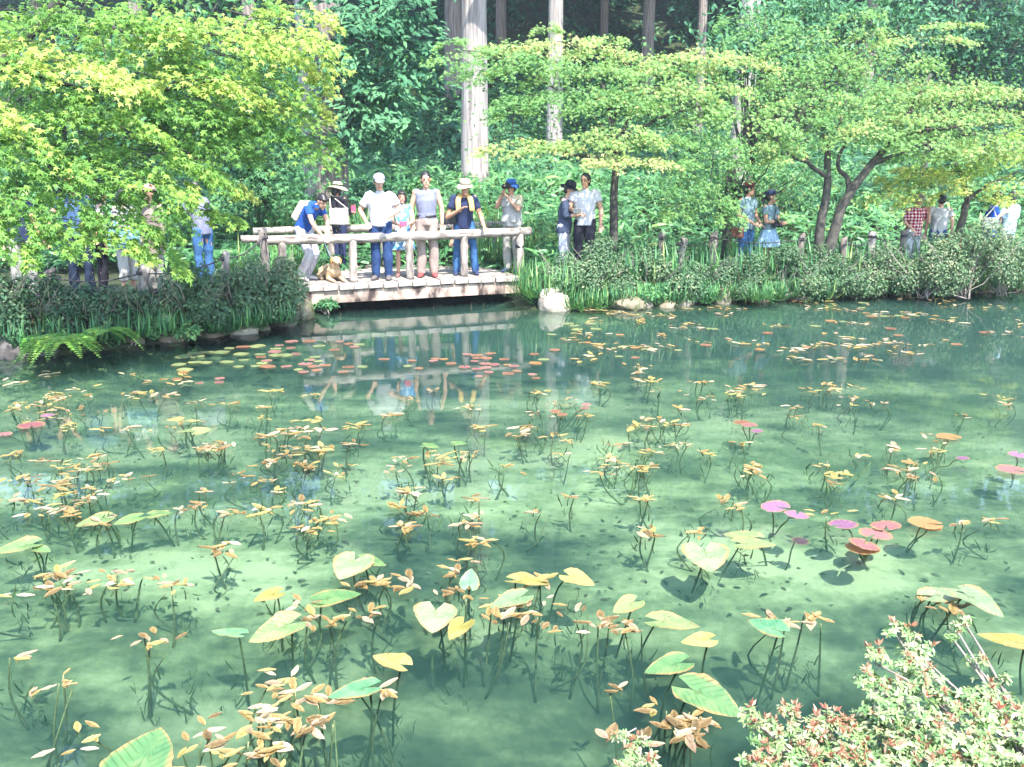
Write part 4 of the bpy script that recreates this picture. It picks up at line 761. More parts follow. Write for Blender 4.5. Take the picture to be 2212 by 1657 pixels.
def pad_mesh(mat, seed, scallop=.03):
    r = np.random.default_rng(seed); n = 22; a = np.linspace(.16, 2 * math.pi - .16, n); V = [[0, 0, 0]]; F = []
    for rad in (.55, 1.0):
        for k, t in enumerate(a):
            q = rad * (1 + (scallop * math.sin(k * 2.4) + r.normal(0, .012) if rad == 1 else 0)); V.append([q * math.cos(t), q * math.sin(t), (.05 * math.sin(3 * t + seed) + .04) * rad ** 3 * .5])
    tri = [[0, 1 + k, 2 + k] for k in range(n - 1)]; qd = [[1 + k, 1 + n + k, 2 + n + k, 2 + k] for k in range(n - 1)]
    return edged(mesh_np('pad', np.array(V) * .5, [np.array(tri), np.array(qd)], mat, None, True), [0] + [.25] * n + [1] * n, [0] + list(a * 13) * 2)
PADM = {k: [pad_mesh(m, s, .035 if k in ('purple', 'pink') else .015) for s in range(3)] for k, m in PAD.items()}
def lily(label, pads, stems=True):
    """one water lily: floating pads on stalks that meet at its root; pads: (px, py, width px, colour, height)"""
    c = np.mean([W(q[0], q[1], 0) for q in pads], 0); T = empty('water_lily', c, 0, label, 'water lily', 'water lilies')
    root = np.array([rng.normal(0, .08), .15, gz(c[0], c[1] + .1) - 0.0])
    for (px, py, wd, col, z) in pads:
        p = W(px, py, z); dist = np.linalg.norm(p - [0, 0, CAM_Z]); o = link(bpy.data.objects.new('pad', PADM[col][rng.integers(3)]), T); s = wd * dist / FPX
        o.scale = (s, s, s); o.location = p - c + np.array([0, 0, .006 + rng.uniform(0, .006)]); o.rotation_euler = (rng.normal(.10 if z > .02 else .0, .05 if z > .02 else .015), rng.normal(0, .05 if z > .02 else .015), rng.uniform(0, 6.3))
        if stems:
            e = p - c; Soup().loft(bend([e, e * .7 + root * .3 + [0, 0, .06 if z < 0 else 0.02], root], 7, .008), np.linspace(.004, .006, 7), sides=5).build('stalk', STEM, T)
lily('purple water lily with two scalloped pads on curved stalks', [(1674, 1097, 60, 'purple', .08), (1720, 1115, 52, 'purple', .08)])
lily('water lily of overlapping pink, magenta and orange pads at right', [(1820, 1136, 60, 'purple', .03), (1912, 1139, 58, 'pink', .04), (1890, 1156, 64, 'pink', .03), (1866, 1178, 62, 'pink', .04), (1862, 1187, 66, 'orange', .005)])
lily('single orange red lily pad right of the pink group', [(1998, 1132, 64, 'orange', .02), (2010, 1142, 40, 'red', .0)])
lily('plum coloured pad sunk just under the surface', [(1728, 1172, 36, 'plum', -.03)], True)
lily('whitish pink lily pads at the right edge', [(2183, 1017, 54, 'pink', .01), (2198, 984, 36, 'purple', .01)])
lily('orange lily pad alone in the pale shallows', [(2048, 945, 46, 'orange', .005)])
lily('crimson water lily with a violet pad, right of centre', [(1600, 914, 34, 'red', .01), (1618, 920, 34, 'pink', .02), (1634, 933, 26, 'purple', .01)])
lily('small scarlet pads right of the trunk reflection', [(1200, 890, 26, 'red', .005), (1214, 897, 24, 'red', .005), (1266, 876, 22, 'pink', .02), (1263, 884, 20, 'pink', .01)])
lily('rosy lily pads near the left edge below the shore', [(68, 921, 48, 'pink', .005), (103, 900, 26, 'purple', .005), (8, 940, 30, 'pink', .005)])
lily('lone reddish pads among pondweed at far right', [(2078, 992, 26, 'purple', .04), (1960, 1000, 24, 'orange', .02)])
def band(label, x0, x1, y0, y1, n, cols, w0, w1, k=0):
    pads = [(rng.uniform(x0, x1), rng.uniform(y0, y1), rng.uniform(w0, w1) * .62, cols[rng.integers(len(cols))], .0) for _ in range(n)]
    for i, q in enumerate(pads):                                   # leave each pad room to float
        for _ in range(30):
            if all(math.hypot(q[0] - p[0], (q[1] - p[1]) * 4) > (q[2] + p[2]) * .42 for p in pads[:i]): break
            q = (rng.uniform(x0, x1), rng.uniform(y0, y1), q[2], q[3], 0.)
        pads[i] = q
    lily(label, [q for q in pads if rng.random() < .85], False)
band('green lily pads off the dark left shore', 380, 480, 762, 805, 11, ['green'], 36, 60)
band('green and olive pads below the left stones', 480, 600, 748, 800, 14, ['green', 'green', 'green', 'red'], 34, 56)
band('red pads floating before the left bridge end', 560, 690, 758, 800, 14, ['pink', 'red', 'pink', 'green'], 30, 50)
band('band of pink pads in the shadow of the bridge', 600, 800, 738, 758, 16, ['pink', 'red', 'pink', 'green'], 30, 46)
band('scattered pads over the dog\'s reflection', 620, 760, 776, 812, 7, ['pink', 'red'], 28, 44)
band('pads over the reflection of the white shirt', 780, 960, 745, 800, 11, ['red', 'pink', 'orange', 'green'], 24, 40)
band('deep pink pads around the pale trunk reflection', 950, 1100, 765, 808, 13, ['pink', 'red', 'pink'], 28, 44)
band('red pads right of the pale trunk reflection', 1030, 1160, 770, 818, 11, ['pink', 'red', 'orange'], 28, 46)
band('few reddish pads in dark water at left', 380, 520, 800, 835, 6, ['red', 'pink', 'orange'], 26, 42)
band('muted pads scattered right of the bridge reflection', 1150, 1420, 715, 790, 9, ['red', 'orange', 'green'], 26, 40)
band('muted pads scattered in the far middle water', 1420, 1750, 700, 780, 11, ['red', 'orange', 'green'], 26, 40)
band('muted pads scattered in the far right water', 1750, 2180, 690, 770, 12, ['red', 'orange', 'green'], 26, 40)
band('bright green pads below the big pale boulder', 1220, 1330, 700, 716, 6, ['green', 'green'], 30, 44)
band('thin yellowish pads near the far right ferns', 1850, 2000, 655, 690, 9, ['green', 'orange'], 24, 36)

# ---- pondweed: oval leaves floating above mossy stems
def weed_leaf(mat, s):
    r = np.random.default_rng(s); V = []; n = 6; t = np.linspace(0, 1, n); w = .5 * np.sin(np.clip(t, .03, .97) * math.pi) ** .8 * r.uniform(.32, .46); b = r.uniform(-.12, .08)
    for i in range(n): V += [[t[i], w[i], .07 + b * t[i] ** 2 + r.normal(0, .012)], [t[i], 0, b * t[i] ** 2], [t[i], -w[i], .06 + b * t[i] ** 2 + r.normal(0, .012)]]
    F = []
    for i in range(n - 1): F += [[3 * i, 3 * i + 1, 3 * i + 4, 3 * i + 3], [3 * i + 1, 3 * i + 2, 3 * i + 5, 3 * i + 4]]
    return edged(mesh_np('leaf', np.array(V), [np.array(F)[:, ::-1]], mat, None, True), [.9, .1, .9] * n, [0, 1.57, 0] * n)
WL = [[weed_leaf(m, 10 * i + s) for s in range(4)] for i, m in enumerate(WEED)]
STEMS = []
for s in range(5):
    S = Soup(); P = bend([(0, 0, 0), (rng.normal(0, .05), rng.normal(0, .05), .5), (rng.normal(0, .04), rng.normal(0, .04), 1)], 8); S.loft(P, np.linspace(.009, .0032, 8), sides=5)
    STEMS.append(S.mesh('stem', STEM))
def weed_bits(label, cx, cy, wpx, n, pal, size, stems=2, flat=.5, lift=.02):
    c = W(cx, cy, 0); dist = np.linalg.norm(c - [0, 0, CAM_Z]); half = wpx / 2 * dist / FPX; size = size * rng.uniform(.75, 1.25)
    T = empty('pondweed', c, 0, label, 'pondweed', 'pondweed tufts')
    hubs = [np.array([rng.normal(0, half * .45), rng.normal(0, half * .45), 0]) for _ in range(max(1, n // 5))]
    for k in range(n):
        m = WL[pal[rng.integers(len(pal))]][rng.integers(4)]; o = link(bpy.data.objects.new('leaf', m), T)
        h = hubs[k % len(hubs)]; a = rng.uniform(0, 6.3); L_ = size * rng.uniform(.65, 1.2); tilt = rng.normal(-.05, .16) * flat
        o.location = h + np.array([rng.normal(0, half * .42), rng.normal(0, half * .34), .006 + rng.uniform(0, lift) * .6])
        o.rotation_euler = (rng.normal(0, .25) * flat, tilt - .06, a + rng.normal(0, .5)); o.scale = (L_, L_, L_)
    zb = gz(c[0], c[1] + .05)
    for k in range(stems):
        o = link(bpy.data.objects.new('stem', STEMS[rng.integers(5)]), T); h = hubs[k % len(hubs)]; ft = np.array([rng.normal(0, .05), rng.normal(.04, .05), zb - .02]) + h * .4
        v = h + [0, 0, .01] - ft; o.location = ft; L_ = np.linalg.norm(v); o.scale = (1, 1, L_); o.rotation_mode = 'QUATERNION'; o.rotation_quaternion = Vector(v).to_track_quat('Z', 'Y')
    SPOTS.append(c); return T
O, Y_, PK, CR, BN = 0, 1, 2, 3, 4
warm = [O, O, Y_, PK, BN]; ylw = [Y_, Y_, O, CR, O]; rosy = [PK, CR, O, BN]; pale = [CR, PK, Y_, O, O]; rust = [BN, PK, O, BN]
def where(x, y):
    h = 'left edge' if x < 160 else 'left part' if x < 520 else 'left of centre' if x < 880 else 'centre' if x < 1250 else 'right of centre' if x < 1620 else 'right part' if x < 1980 else 'right edge'
    v = 'far' if y < 860 else 'upper middle' if y < 960 else 'middle' if y < 1070 else 'lower middle' if y < 1220 else 'near'
    return h, v
CL = [(30, 884, 60, 5, ylw), (100, 876, 60, 6, warm), (135, 896, 90, 8, warm), (326, 859, 80, 7, warm), (494, 871, 40, 4, warm), (566, 886, 40, 5, ylw), (321, 824, 50, 3, warm), (626, 929, 70, 8, warm), (672, 936, 80, 8, rosy), (777, 919, 60, 6, ylw), (576, 941, 40, 4, warm), (596, 969, 70, 6, warm), (677, 966, 90, 8, ylw), (626, 983, 30, 3, warm), (481, 969, 80, 9, rosy), (445, 972, 40, 4, warm), (281, 926, 30, 3, pale), (240, 931, 50, 3, ylw), (210, 989, 70, 7, pale), (30, 989, 50, 4, warm), (170, 1014, 90, 9, warm), (140, 1032, 40, 4, ylw), (215, 1057, 70, 8, pale), (75, 1062, 70, 5, warm), (100, 1094, 80, 6, ylw), (541, 1034, 90, 9, rosy), (646, 1012, 60, 5, warm), (712, 1021, 40, 3, ylw), (747, 1009, 40, 3, Y_ and ylw), (601, 1069, 30, 3, ylw), (441, 1067, 30, 3, pale), (411, 1097, 60, 6, rosy), (466, 1110, 60, 5, warm), (561, 1110, 60, 6, ylw), (862, 1010, 80, 7, pale), (937, 990, 90, 9, warm), (1010, 990, 60, 6, pale), (882, 1057, 40, 3, ylw), (922, 1117, 50, 5, warm), (700, 1119, 80, 7, warm), (155, 1114, 50, 5, warm), (15, 1087, 50, 3, pale), (1017, 881, 60, 7, ylw), (850, 900, 40, 4, warm), (990, 1130, 40, 4, pale),
      (1721, 778, 70, 6, pale), (1796, 775, 60, 4, rosy), (1851, 776, 60, 4, pale), (1378, 800, 70, 7, pale), (1403, 822, 50, 5, warm), (1298, 830, 40, 5, ylw), (1532, 825, 60, 5, pale), (1587, 838, 60, 6, pale), (1791, 842, 60, 8, pale), (1741, 847, 40, 3, warm), (1153, 850, 40, 4, ylw), (1437, 910, 60, 8, pale), (1477, 920, 30, 4, rosy), (1467, 885, 30, 2, pale), (1378, 925, 40, 3, ylw), (1716, 880, 40, 3, pale), (1836, 882, 30, 2, pale), (1896, 875, 40, 4, rosy), (1741, 905, 40, 3, pale), (1776, 920, 26, 2, pale), (1163, 925, 40, 4, rosy), (1183, 945, 40, 3, warm), (1223, 955, 30, 4, warm), (1457, 967, 60, 7, pale), (1527, 984, 30, 3, pale), (1587, 962, 30, 3, ylw), (1612, 1004, 50, 5, ylw), (1637, 1024, 50, 4, pale), (1662, 1028, 40, 3, ylw), (1761, 1004, 40, 3, pale), (1856, 985, 20, 3, pale), (1926, 970, 40, 5, rosy), (2016, 980, 50, 4, pale), (1971, 1004, 36, 4, ylw), (1976, 1034, 40, 5, warm), (2021, 1034, 34, 2, warm), (1806, 1052, 30, 3, rosy), (1916, 1079, 50, 4, ylw), (1338, 1014, 80, 10, ylw), (1308, 990, 50, 4, pale), (1388, 975, 50, 5, ylw), (1393, 1014, 40, 4, warm), (1393, 1080, 30, 5, ylw), (1228, 1077, 24, 3, warm), (1208, 985, 40, 3, ylw), (1572, 1089, 40, 3, warm), (1612, 1105, 50, 4, pale), (2080, 1140, 30, 2, rosy), (2140, 1130, 50, 3, warm), (1500, 1150, 50, 3, warm),
      (655, 1135, 90, 9, ylw), (470, 1192, 50, 6, rosy), (388, 1265, 34, 4, warm), (240, 1250, 110, 12, pale), (110, 1243, 60, 6, warm), (115, 1275, 100, 8, rosy), (30, 1284, 50, 2, ylw), (298, 1402, 80, 5, warm), (392, 1397, 46, 1, warm), (75, 1488, 70, 5, pale), (118, 1497, 40, 1, rust), (35, 1420, 40, 3, pale), (130, 1622, 100, 4, ylw), (380, 1606, 110, 6, warm), (470, 1640, 170, 14, ylw), (600, 1640, 60, 4, warm), (590, 1510, 130, 10, ylw), (625, 1545, 130, 12, rosy), (660, 1580, 90, 8, rosy), (590, 1570, 110, 7, pale), (710, 1530, 60, 5, warm), (1380, 1155, 60, 6, warm), (1045, 1178, 50, 5, ylw), (1022, 1216, 40, 3, warm), (960, 1235, 50, 4, rosy), (850, 1268, 110, 11, warm), (810, 1318, 40, 3, rust), (700, 1335, 110, 9, warm), (620, 1320, 60, 3, rosy), (1000, 1290, 90, 7, rust), (1090, 1332, 110, 10, warm), (1210, 1340, 130, 11, rosy), (1300, 1340, 70, 5, rust), (1390, 1350, 70, 5, rosy), (1410, 1600, 160, 12, rust), (1350, 1500, 40, 2, rosy), (1430, 1530, 40, 2, ylw), (1490, 1545, 60, 4, pale), (1480, 1600, 50, 4, rosy), (1690, 1345, 60, 4, warm), (1760, 1352, 60, 4, pale), (1985, 1290, 80, 6, warm), (2065, 1325, 80, 6, rust), (820, 1495, 50, 4, rosy), (1160, 1265, 60, 4, warm)]
JOBS = []
for (cx, cy, w, n, pal) in CL:
    h, v = where(cx, cy); nm = {id(warm): 'orange', id(ylw): 'yellow', id(rosy): 'pinkish', id(pale): 'cream', id(rust): 'rusty'}[id(pal)]
    sz = 'lone' if n == 1 else 'tiny' if n <= 3 else 'small' if n <= 5 else 'broad' if n >= 9 else 'medium'
    JOBS.append(['%s %s pondweed tuft, %s of pond, %s rows' % (sz, nm, h, v), cx, cy, w, int(n * 1.9), pal, (.085 if cy > 1180 else .088 if cy > 950 else .105), min(3, 1 + n // 4), .36 if cy > 1180 else .28, .016])
for i in range(64):                                                # smaller tufts between the large ones
    x, y = rng.uniform(0, 2200), 850 + 300 * rng.random() ** 1.3; h, v = where(x, y); kd = int(rng.integers(3)); k = int(rng.integers(4, 10))
    if x > 1250 and rng.random() < .35: continue
    JOBS.append(['sparse %s pondweed tuft, %s of pond, %s rows' % (['tan', 'ochre', 'brownish'][kd], h, v), x, y, rng.uniform(30, 80), k, [[O, PK, CR, BN], [Y_, O, Y_], [BN, O, PK]][kd], .085, int(rng.integers(1, 3)), .3, .01])
# drifts of leaves lying flat in the far water
for i in range(46):
    x = 1230 + 1000 * rng.random(); lo = 668 - (x - 1230) * .032; y = lo + 4 + 110 * rng.random() ** 1.6
    JOBS.append(['thin drift of pale leaves, far right water, ' + ('by the bank' if y < 700 else 'off the bank'), x, y, rng.uniform(60, 130), int(rng.integers(5, 10)), pale, .13, 0, .15, .004])
for i in range(10):
    JOBS.append(['thin drift of leaves in dark water off the left shore', rng.uniform(20, 420), rng.uniform(800, 870), rng.uniform(50, 110), int(rng.integers(3, 7)), [CR, O, Y_, 3], .11, 0, .15, .004])
seen = {}
for j in sorted(JOBS, key=lambda q: q[1]):
    tot = sum(1 for q in JOBS if q[0] == j[0]); k = seen.get(j[0], 0); seen[j[0]] = k + 1
    weed_bits(j[0] + (', ' + ORD[k] if tot > 1 else ''), *j[1:])
# sunken weed, too tangled to count
SW = Leaves(); pts = [p for p in SPOTS]
for p in pts:
    n = 20; q = rng.normal(0, .035, (n, 2)) + p[:2] + [0, .04]; z = ground_z(q[:, 0], q[:, 1]); H = rdir(n) * np.array([.6, .6, .3]) + [0, 0, .8]
    SW.add(np.column_stack([q, z + rng.uniform(0, .25, n)]), rdir(n), H, rng.uniform(.03, .10, n), rng.uniform(.2, 1, n))
for k in range(0):
    p = W(rng.uniform(-50, 2250), 760 + 890 * rng.random() ** 1.1, -.5); n = int(rng.integers(20, 90)); sp = rng.uniform(.08, .3)
    q = rng.normal(0, 1, (n, 2)) * [sp * 1.4, sp] + p[:2]; z = ground_z(q[:, 0], q[:, 1]); ok = z < -.25; q, z = q[ok], z[ok]; n = len(q)
    if n < 3: continue
    SW.add(np.column_stack([q, z]), rdir(n), rdir(n) * np.array([1, 1, .25]) + [0, 0, .15], rng.uniform(.08, .20, n), rng.uniform(0, 1, n))
o = SW.build('waterweed', leafmat('sunken_waterweed', [(0, (.02, .045, .022)), (.6, (.05, .075, .03)), (1, (.12, .13, .05))], .2, .8, .1), (BLADE[0] * np.array([1, 1.3, .8]), BLADE[1]))
tag(o, 'dark tangled waterweed growing on the pond bed', 'waterweed', kind='stuff')

n = 1300; q = np.array([W(rng.uniform(-60, 2270), 760 + 560 * rng.random() ** 1.0, -.25)[:2] for _ in range(n)]); z = ground_z(q[:, 0], q[:, 1]); ok = z < -.1
SD = Leaves().add(np.column_stack([q, z + .008])[ok], (rdir(n, 3.0))[ok], rdir(n)[ok], rng.uniform(.02, .07, n)[ok], rng.uniform(0, 1, n)[ok])
tag(SD.build('sunken_leaf_litter', leafmat('sunken_litter', [(0, (.05, .06, .035)), (.6, (.12, .12, .07)), (1, (.26, .26, .17))], .1, .8, .1), OVAL), 'brown sunken leaves scattered on the pond bed', 'leaf litter', kind='stuff')

# ============================================================ the azaleas on the near bank
AZ = leafmat('near_azalea_leaf', [(0, (.06, .16, .06)), (.5, (.16, .29, .11)), (.8, (.28, .36, .16)), (1, (.42, .44, .28))], .35, .4)
AZF = leafmat('spent_azalea_flower', [(0, (.30, .09, .06)), (.5, (.42, .21, .14)), (1, (.50, .37, .26))], .35, .6)
def near_azalea(label, root, tops, dens, red):
    """tops: (px, py, metres away) of the shoots"""
    T = empty('azalea_bush', root, 0, label, 'bush'); L = Leaves(); Fw = Leaves(); S = Soup(); root = np.array(root)
    for (px, py, y, rad, n) in tops:
        c = at(px, py, y); fork = root * .5 + c * .5 + rng.normal(0, .06, 3) - [0, 0, .05]; sub = c - [0, 0, rad * .5]
        S.loft(rel(T, bend([root + rng.normal(0, .03, 3), fork, sub], 7, .008)), np.linspace(.010, .004, 7), sides=5)
        for k in range(int(n * dens * .66)):
            v = rng.normal(size=3); v /= np.linalg.norm(v); v[2] = abs(v[2]) * 1.2 - .35; q = c + v * rad * rng.uniform(.35, 1.05) * np.array([1.15, 1.1, .9])
            if k % 3 == 0: S.loft(rel(T, bend([sub + rng.normal(0, .02, 3), (sub + q) / 2 + rng.normal(0, .01, 3), q], 4)), np.linspace(.0032, .0015, 4), sides=4)
            m = 7; a = np.linspace(0, 6.28, m + 1)[:m] + rng.uniform(0, 1); up = v * .7 + [0, -.2, .6] + rng.normal(0, .2, 3); up /= np.linalg.norm(up)
            e1 = np.cross(up, [1., 0.2, 0]); e1 /= np.linalg.norm(e1); e2 = np.cross(up, e1)
            Hh = np.outer(np.cos(a), e1) + np.outer(np.sin(a), e2) + up * rng.uniform(.1, .7); P = np.tile(q, (m, 1)) - up * rng.uniform(0, .012, m)[:, None]
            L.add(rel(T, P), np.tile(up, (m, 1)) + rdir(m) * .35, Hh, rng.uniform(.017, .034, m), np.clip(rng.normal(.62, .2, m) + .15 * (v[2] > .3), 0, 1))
            if v[2] > -.05 and rng.random() < red:
                m = 7; Fw.add(rel(T, np.tile(q + up * .006, (m, 1))), rdir(m), rdir(m) * .8 + up * 1.1, rng.uniform(.018, .038, m), rng.uniform(0, 1, m))
    L.build('foliage', AZ, OVAL, T)['kind'] = 'stuff'; S.build('stem', twig_m, T)
    if Fw.a: Fw.build('spent_flower', AZF, (TINY[0] * np.array([1, .6, 1.5]), TINY[1]), T)['kind'] = 'stuff'
near_azalea('large azalea with spent coral flowers in the lower right corner', (2.0, 2.55, .18),
            [(1938, 1362, 3.35, .055, 22), (1985, 1395, 3.3, .07, 30), (1965, 1430, 3.25, .08, 40), (1895, 1420, 3.2, .06, 24), (1880, 1470, 3.15, .07, 34), (1930, 1490, 3.1, .09, 48), (2000, 1470, 3.1, .08, 40), (2065, 1350, 3.4, .035, 10), (2085, 1340, 3.4, .03, 8), (2055, 1370, 3.4, .03, 8), (2110, 1430, 3.2, .04, 12), (2165, 1470, 3.15, .04, 12), (1900, 1530, 3.0, .10, 56), (1980, 1550, 2.95, .11, 66), (2060, 1520, 3.0, .10, 56), (2120, 1500, 3.0, .08, 38), (2140, 1560, 2.9, .11, 62), (2200, 1540, 2.95, .10, 50), (2040, 1600, 2.8, .12, 70), (1950, 1620, 2.8, .11, 66), (2130, 1630, 2.75, .12, 70), (2210, 1620, 2.75, .12, 60), (1890, 1600, 2.9, .09, 46), (1870, 1560, 3.0, .07, 28), (2050, 1660, 2.7, .12, 56), (1930, 1670, 2.7, .11, 50), (2260, 1560, 2.9, .12, 30), (2190, 1680, 2.65, .12, 50)], 1.0, .2)
near_azalea('lower coral flowered azalea left of the large one', (1.35, 2.45, .15),
            [(1620, 1545, 3.0, .045, 18), (1655, 1580, 2.95, .06, 26), (1705, 1535, 3.0, .04, 14), (1715, 1575, 2.95, .05, 20), (1690, 1620, 2.85, .08, 40), (1760, 1560, 2.95, .05, 20), (1790, 1565, 2.95, .06, 26), (1830, 1570, 2.95, .05, 20), (1760, 1610, 2.85, .08, 44), (1830, 1625, 2.8, .09, 50), (1630, 1650, 2.8, .07, 30), (1720, 1660, 2.75, .09, 44), (1800, 1670, 2.7, .09, 40), (1650, 1690, 2.7, .08, 30)], 1.0, .45)
near_azalea('small azalea sprig poking up at the bottom edge', (.55, 2.35, .15), [(1345, 1590, 2.85, .03, 10), (1362, 1620, 2.8, .04, 16), (1350, 1655, 2.7, .05, 22), (1385, 1600, 2.85, .025, 8), (1400, 1650, 2.7, .04, 14), (1370, 1690, 2.65, .05, 20)], 1.0, .2)

# ============================================================ people
def cloth(name, c1, c2=None, scale=30): return plain('cloth_' + name, c1, c2 or tuple(x * .82 for x in c1), scale, .9, .25, .004, spec=.15)
SKIN = plain('skin', (.56, .33, .23), (.48, .26, .18), 9, .55, .1, .003, spec=.35)
SKIN2 = plain('skin_tan', (.44, .25, .17), (.36, .19, .12), 9, .55, .1, .003, spec=.35)
HAIR = plain('black_hair', (.018, .014, .016), (.008, .007, .008), 40, .45, .5, .006, sc=(3, 3, .4), spec=.5)
EYE = plain('eye_dark', (.02, .015, .012), None, 5, .3, 0); LIP = plain('lip', (.36, .12, .10), None, 5, .5, 0)
def pattern_mat(name, kind, cols):
    m, nt, n, l, b = nmat('cloth_' + name); b.inputs['Roughness'].default_value = .9; b.inputs['Specular IOR Level'].default_value = .15
    tc = n.new('ShaderNodeTexCoord')
    if kind == 'plaid':
        w = []
        for d in ('X', 'Z'):
            k = n.new('ShaderNodeTexWave'); k.bands_direction = d; k.inputs['Scale'].default_value = 5.2; l.new(tc.outputs['Object'], k.inputs['Vector']); w.append(k)
        a = n.new('ShaderNodeMath'); a.operation = 'ADD'; l.new(w[0].outputs['Fac'], a.inputs[0]); l.new(w[1].outputs['Fac'], a.inputs[1]); r = ramp(n, [(.25, cols[0]), (.5, cols[1]), (.75, cols[2])])
        h = n.new('ShaderNodeMath'); h.operation = 'MULTIPLY'; h.inputs[1].default_value = .5; l.new(a.outputs[0], h.inputs[0]); l.new(h.outputs[0], r.inputs[0])
    else:
        v = n.new('ShaderNodeTexNoise'); v.inputs['Scale'].default_value = 9 if kind == 'blotch' else 26; v.inputs['Detail'].default_value = 1.5; l.new(tc.outputs['Object'], v.inputs['Vector'])
        r = ramp(n, [(.42, cols[0]), (.5, cols[1]), (.6, cols[2])]); l.new(v.outputs['Fac'], r.inputs[0])
    l.new(r.outputs[0], b.inputs['Base Color']); MATS['cloth_' + name] = m; return m

J0 = dict(head=(0, -.015, 1.575), neck=(0, .01, 1.43), chest=(0, .01, 1.25), waist=(0, 0, 1.06), hip=(0, 0, .92), sa=(-.175, .01, 1.375), sb=(.175, .01, 1.375), ea=(-.235, .03, 1.10), eb=(.235, .03, 1.10), wa=(-.245, -.05, .87), wb=(.245, -.05, .87),
          ha=(-.09, 0, .90), hb=(.09, 0, .90), ka=(-.10, -.02, .49), kb=(.10, -.02, .49), fa=(-.105, .02, .085), fb=(.105, .02, .085))
UP = ('head', 'neck', 'chest', 'waist', 'sa', 'sb', 'ea', 'eb', 'wa', 'wb')
def hand(S, w, d, nrm, curl=.5):
    """palm, four unequal bent fingers and a thumb from the palm's side"""
    w = np.array(w, float); d = np.array(d, float) / np.linalg.norm(d); s = np.cross(d, nrm); s /= np.linalg.norm(s) + 1e-9; nn = np.cross(s, d)
    S.loft([w - d * .02, w + d * .03, w + d * .085], [.026, .038, .040], [.020, .016, .014], sides=8, xdir=s)
    for k, (o, ln) in enumerate(((-.032, .062), (-.011, .074), (.011, .070), (.032, .055))):
        b = w + d * .085 + s * o; m = b + (d * math.cos(curl * .6) + nn * math.sin(curl * .6)) * ln * .55 + s * o * .25; e = m + (d * math.cos(curl * 1.5) + nn * math.sin(curl * 1.5)) * ln * .5
        S.loft([b - d * .01, m, e], [.0095, .009, .0075], sides=6)
    b = w + d * .03 - s * .03; m = b - s * .025 + d * .03 + nn * .012; S.loft([b, m, m + d * .028 + nn * .01], [.013, .011, .009], sides=6)
def P_(o, name, me): return link(bpy.data.objects.new(name, me), o)
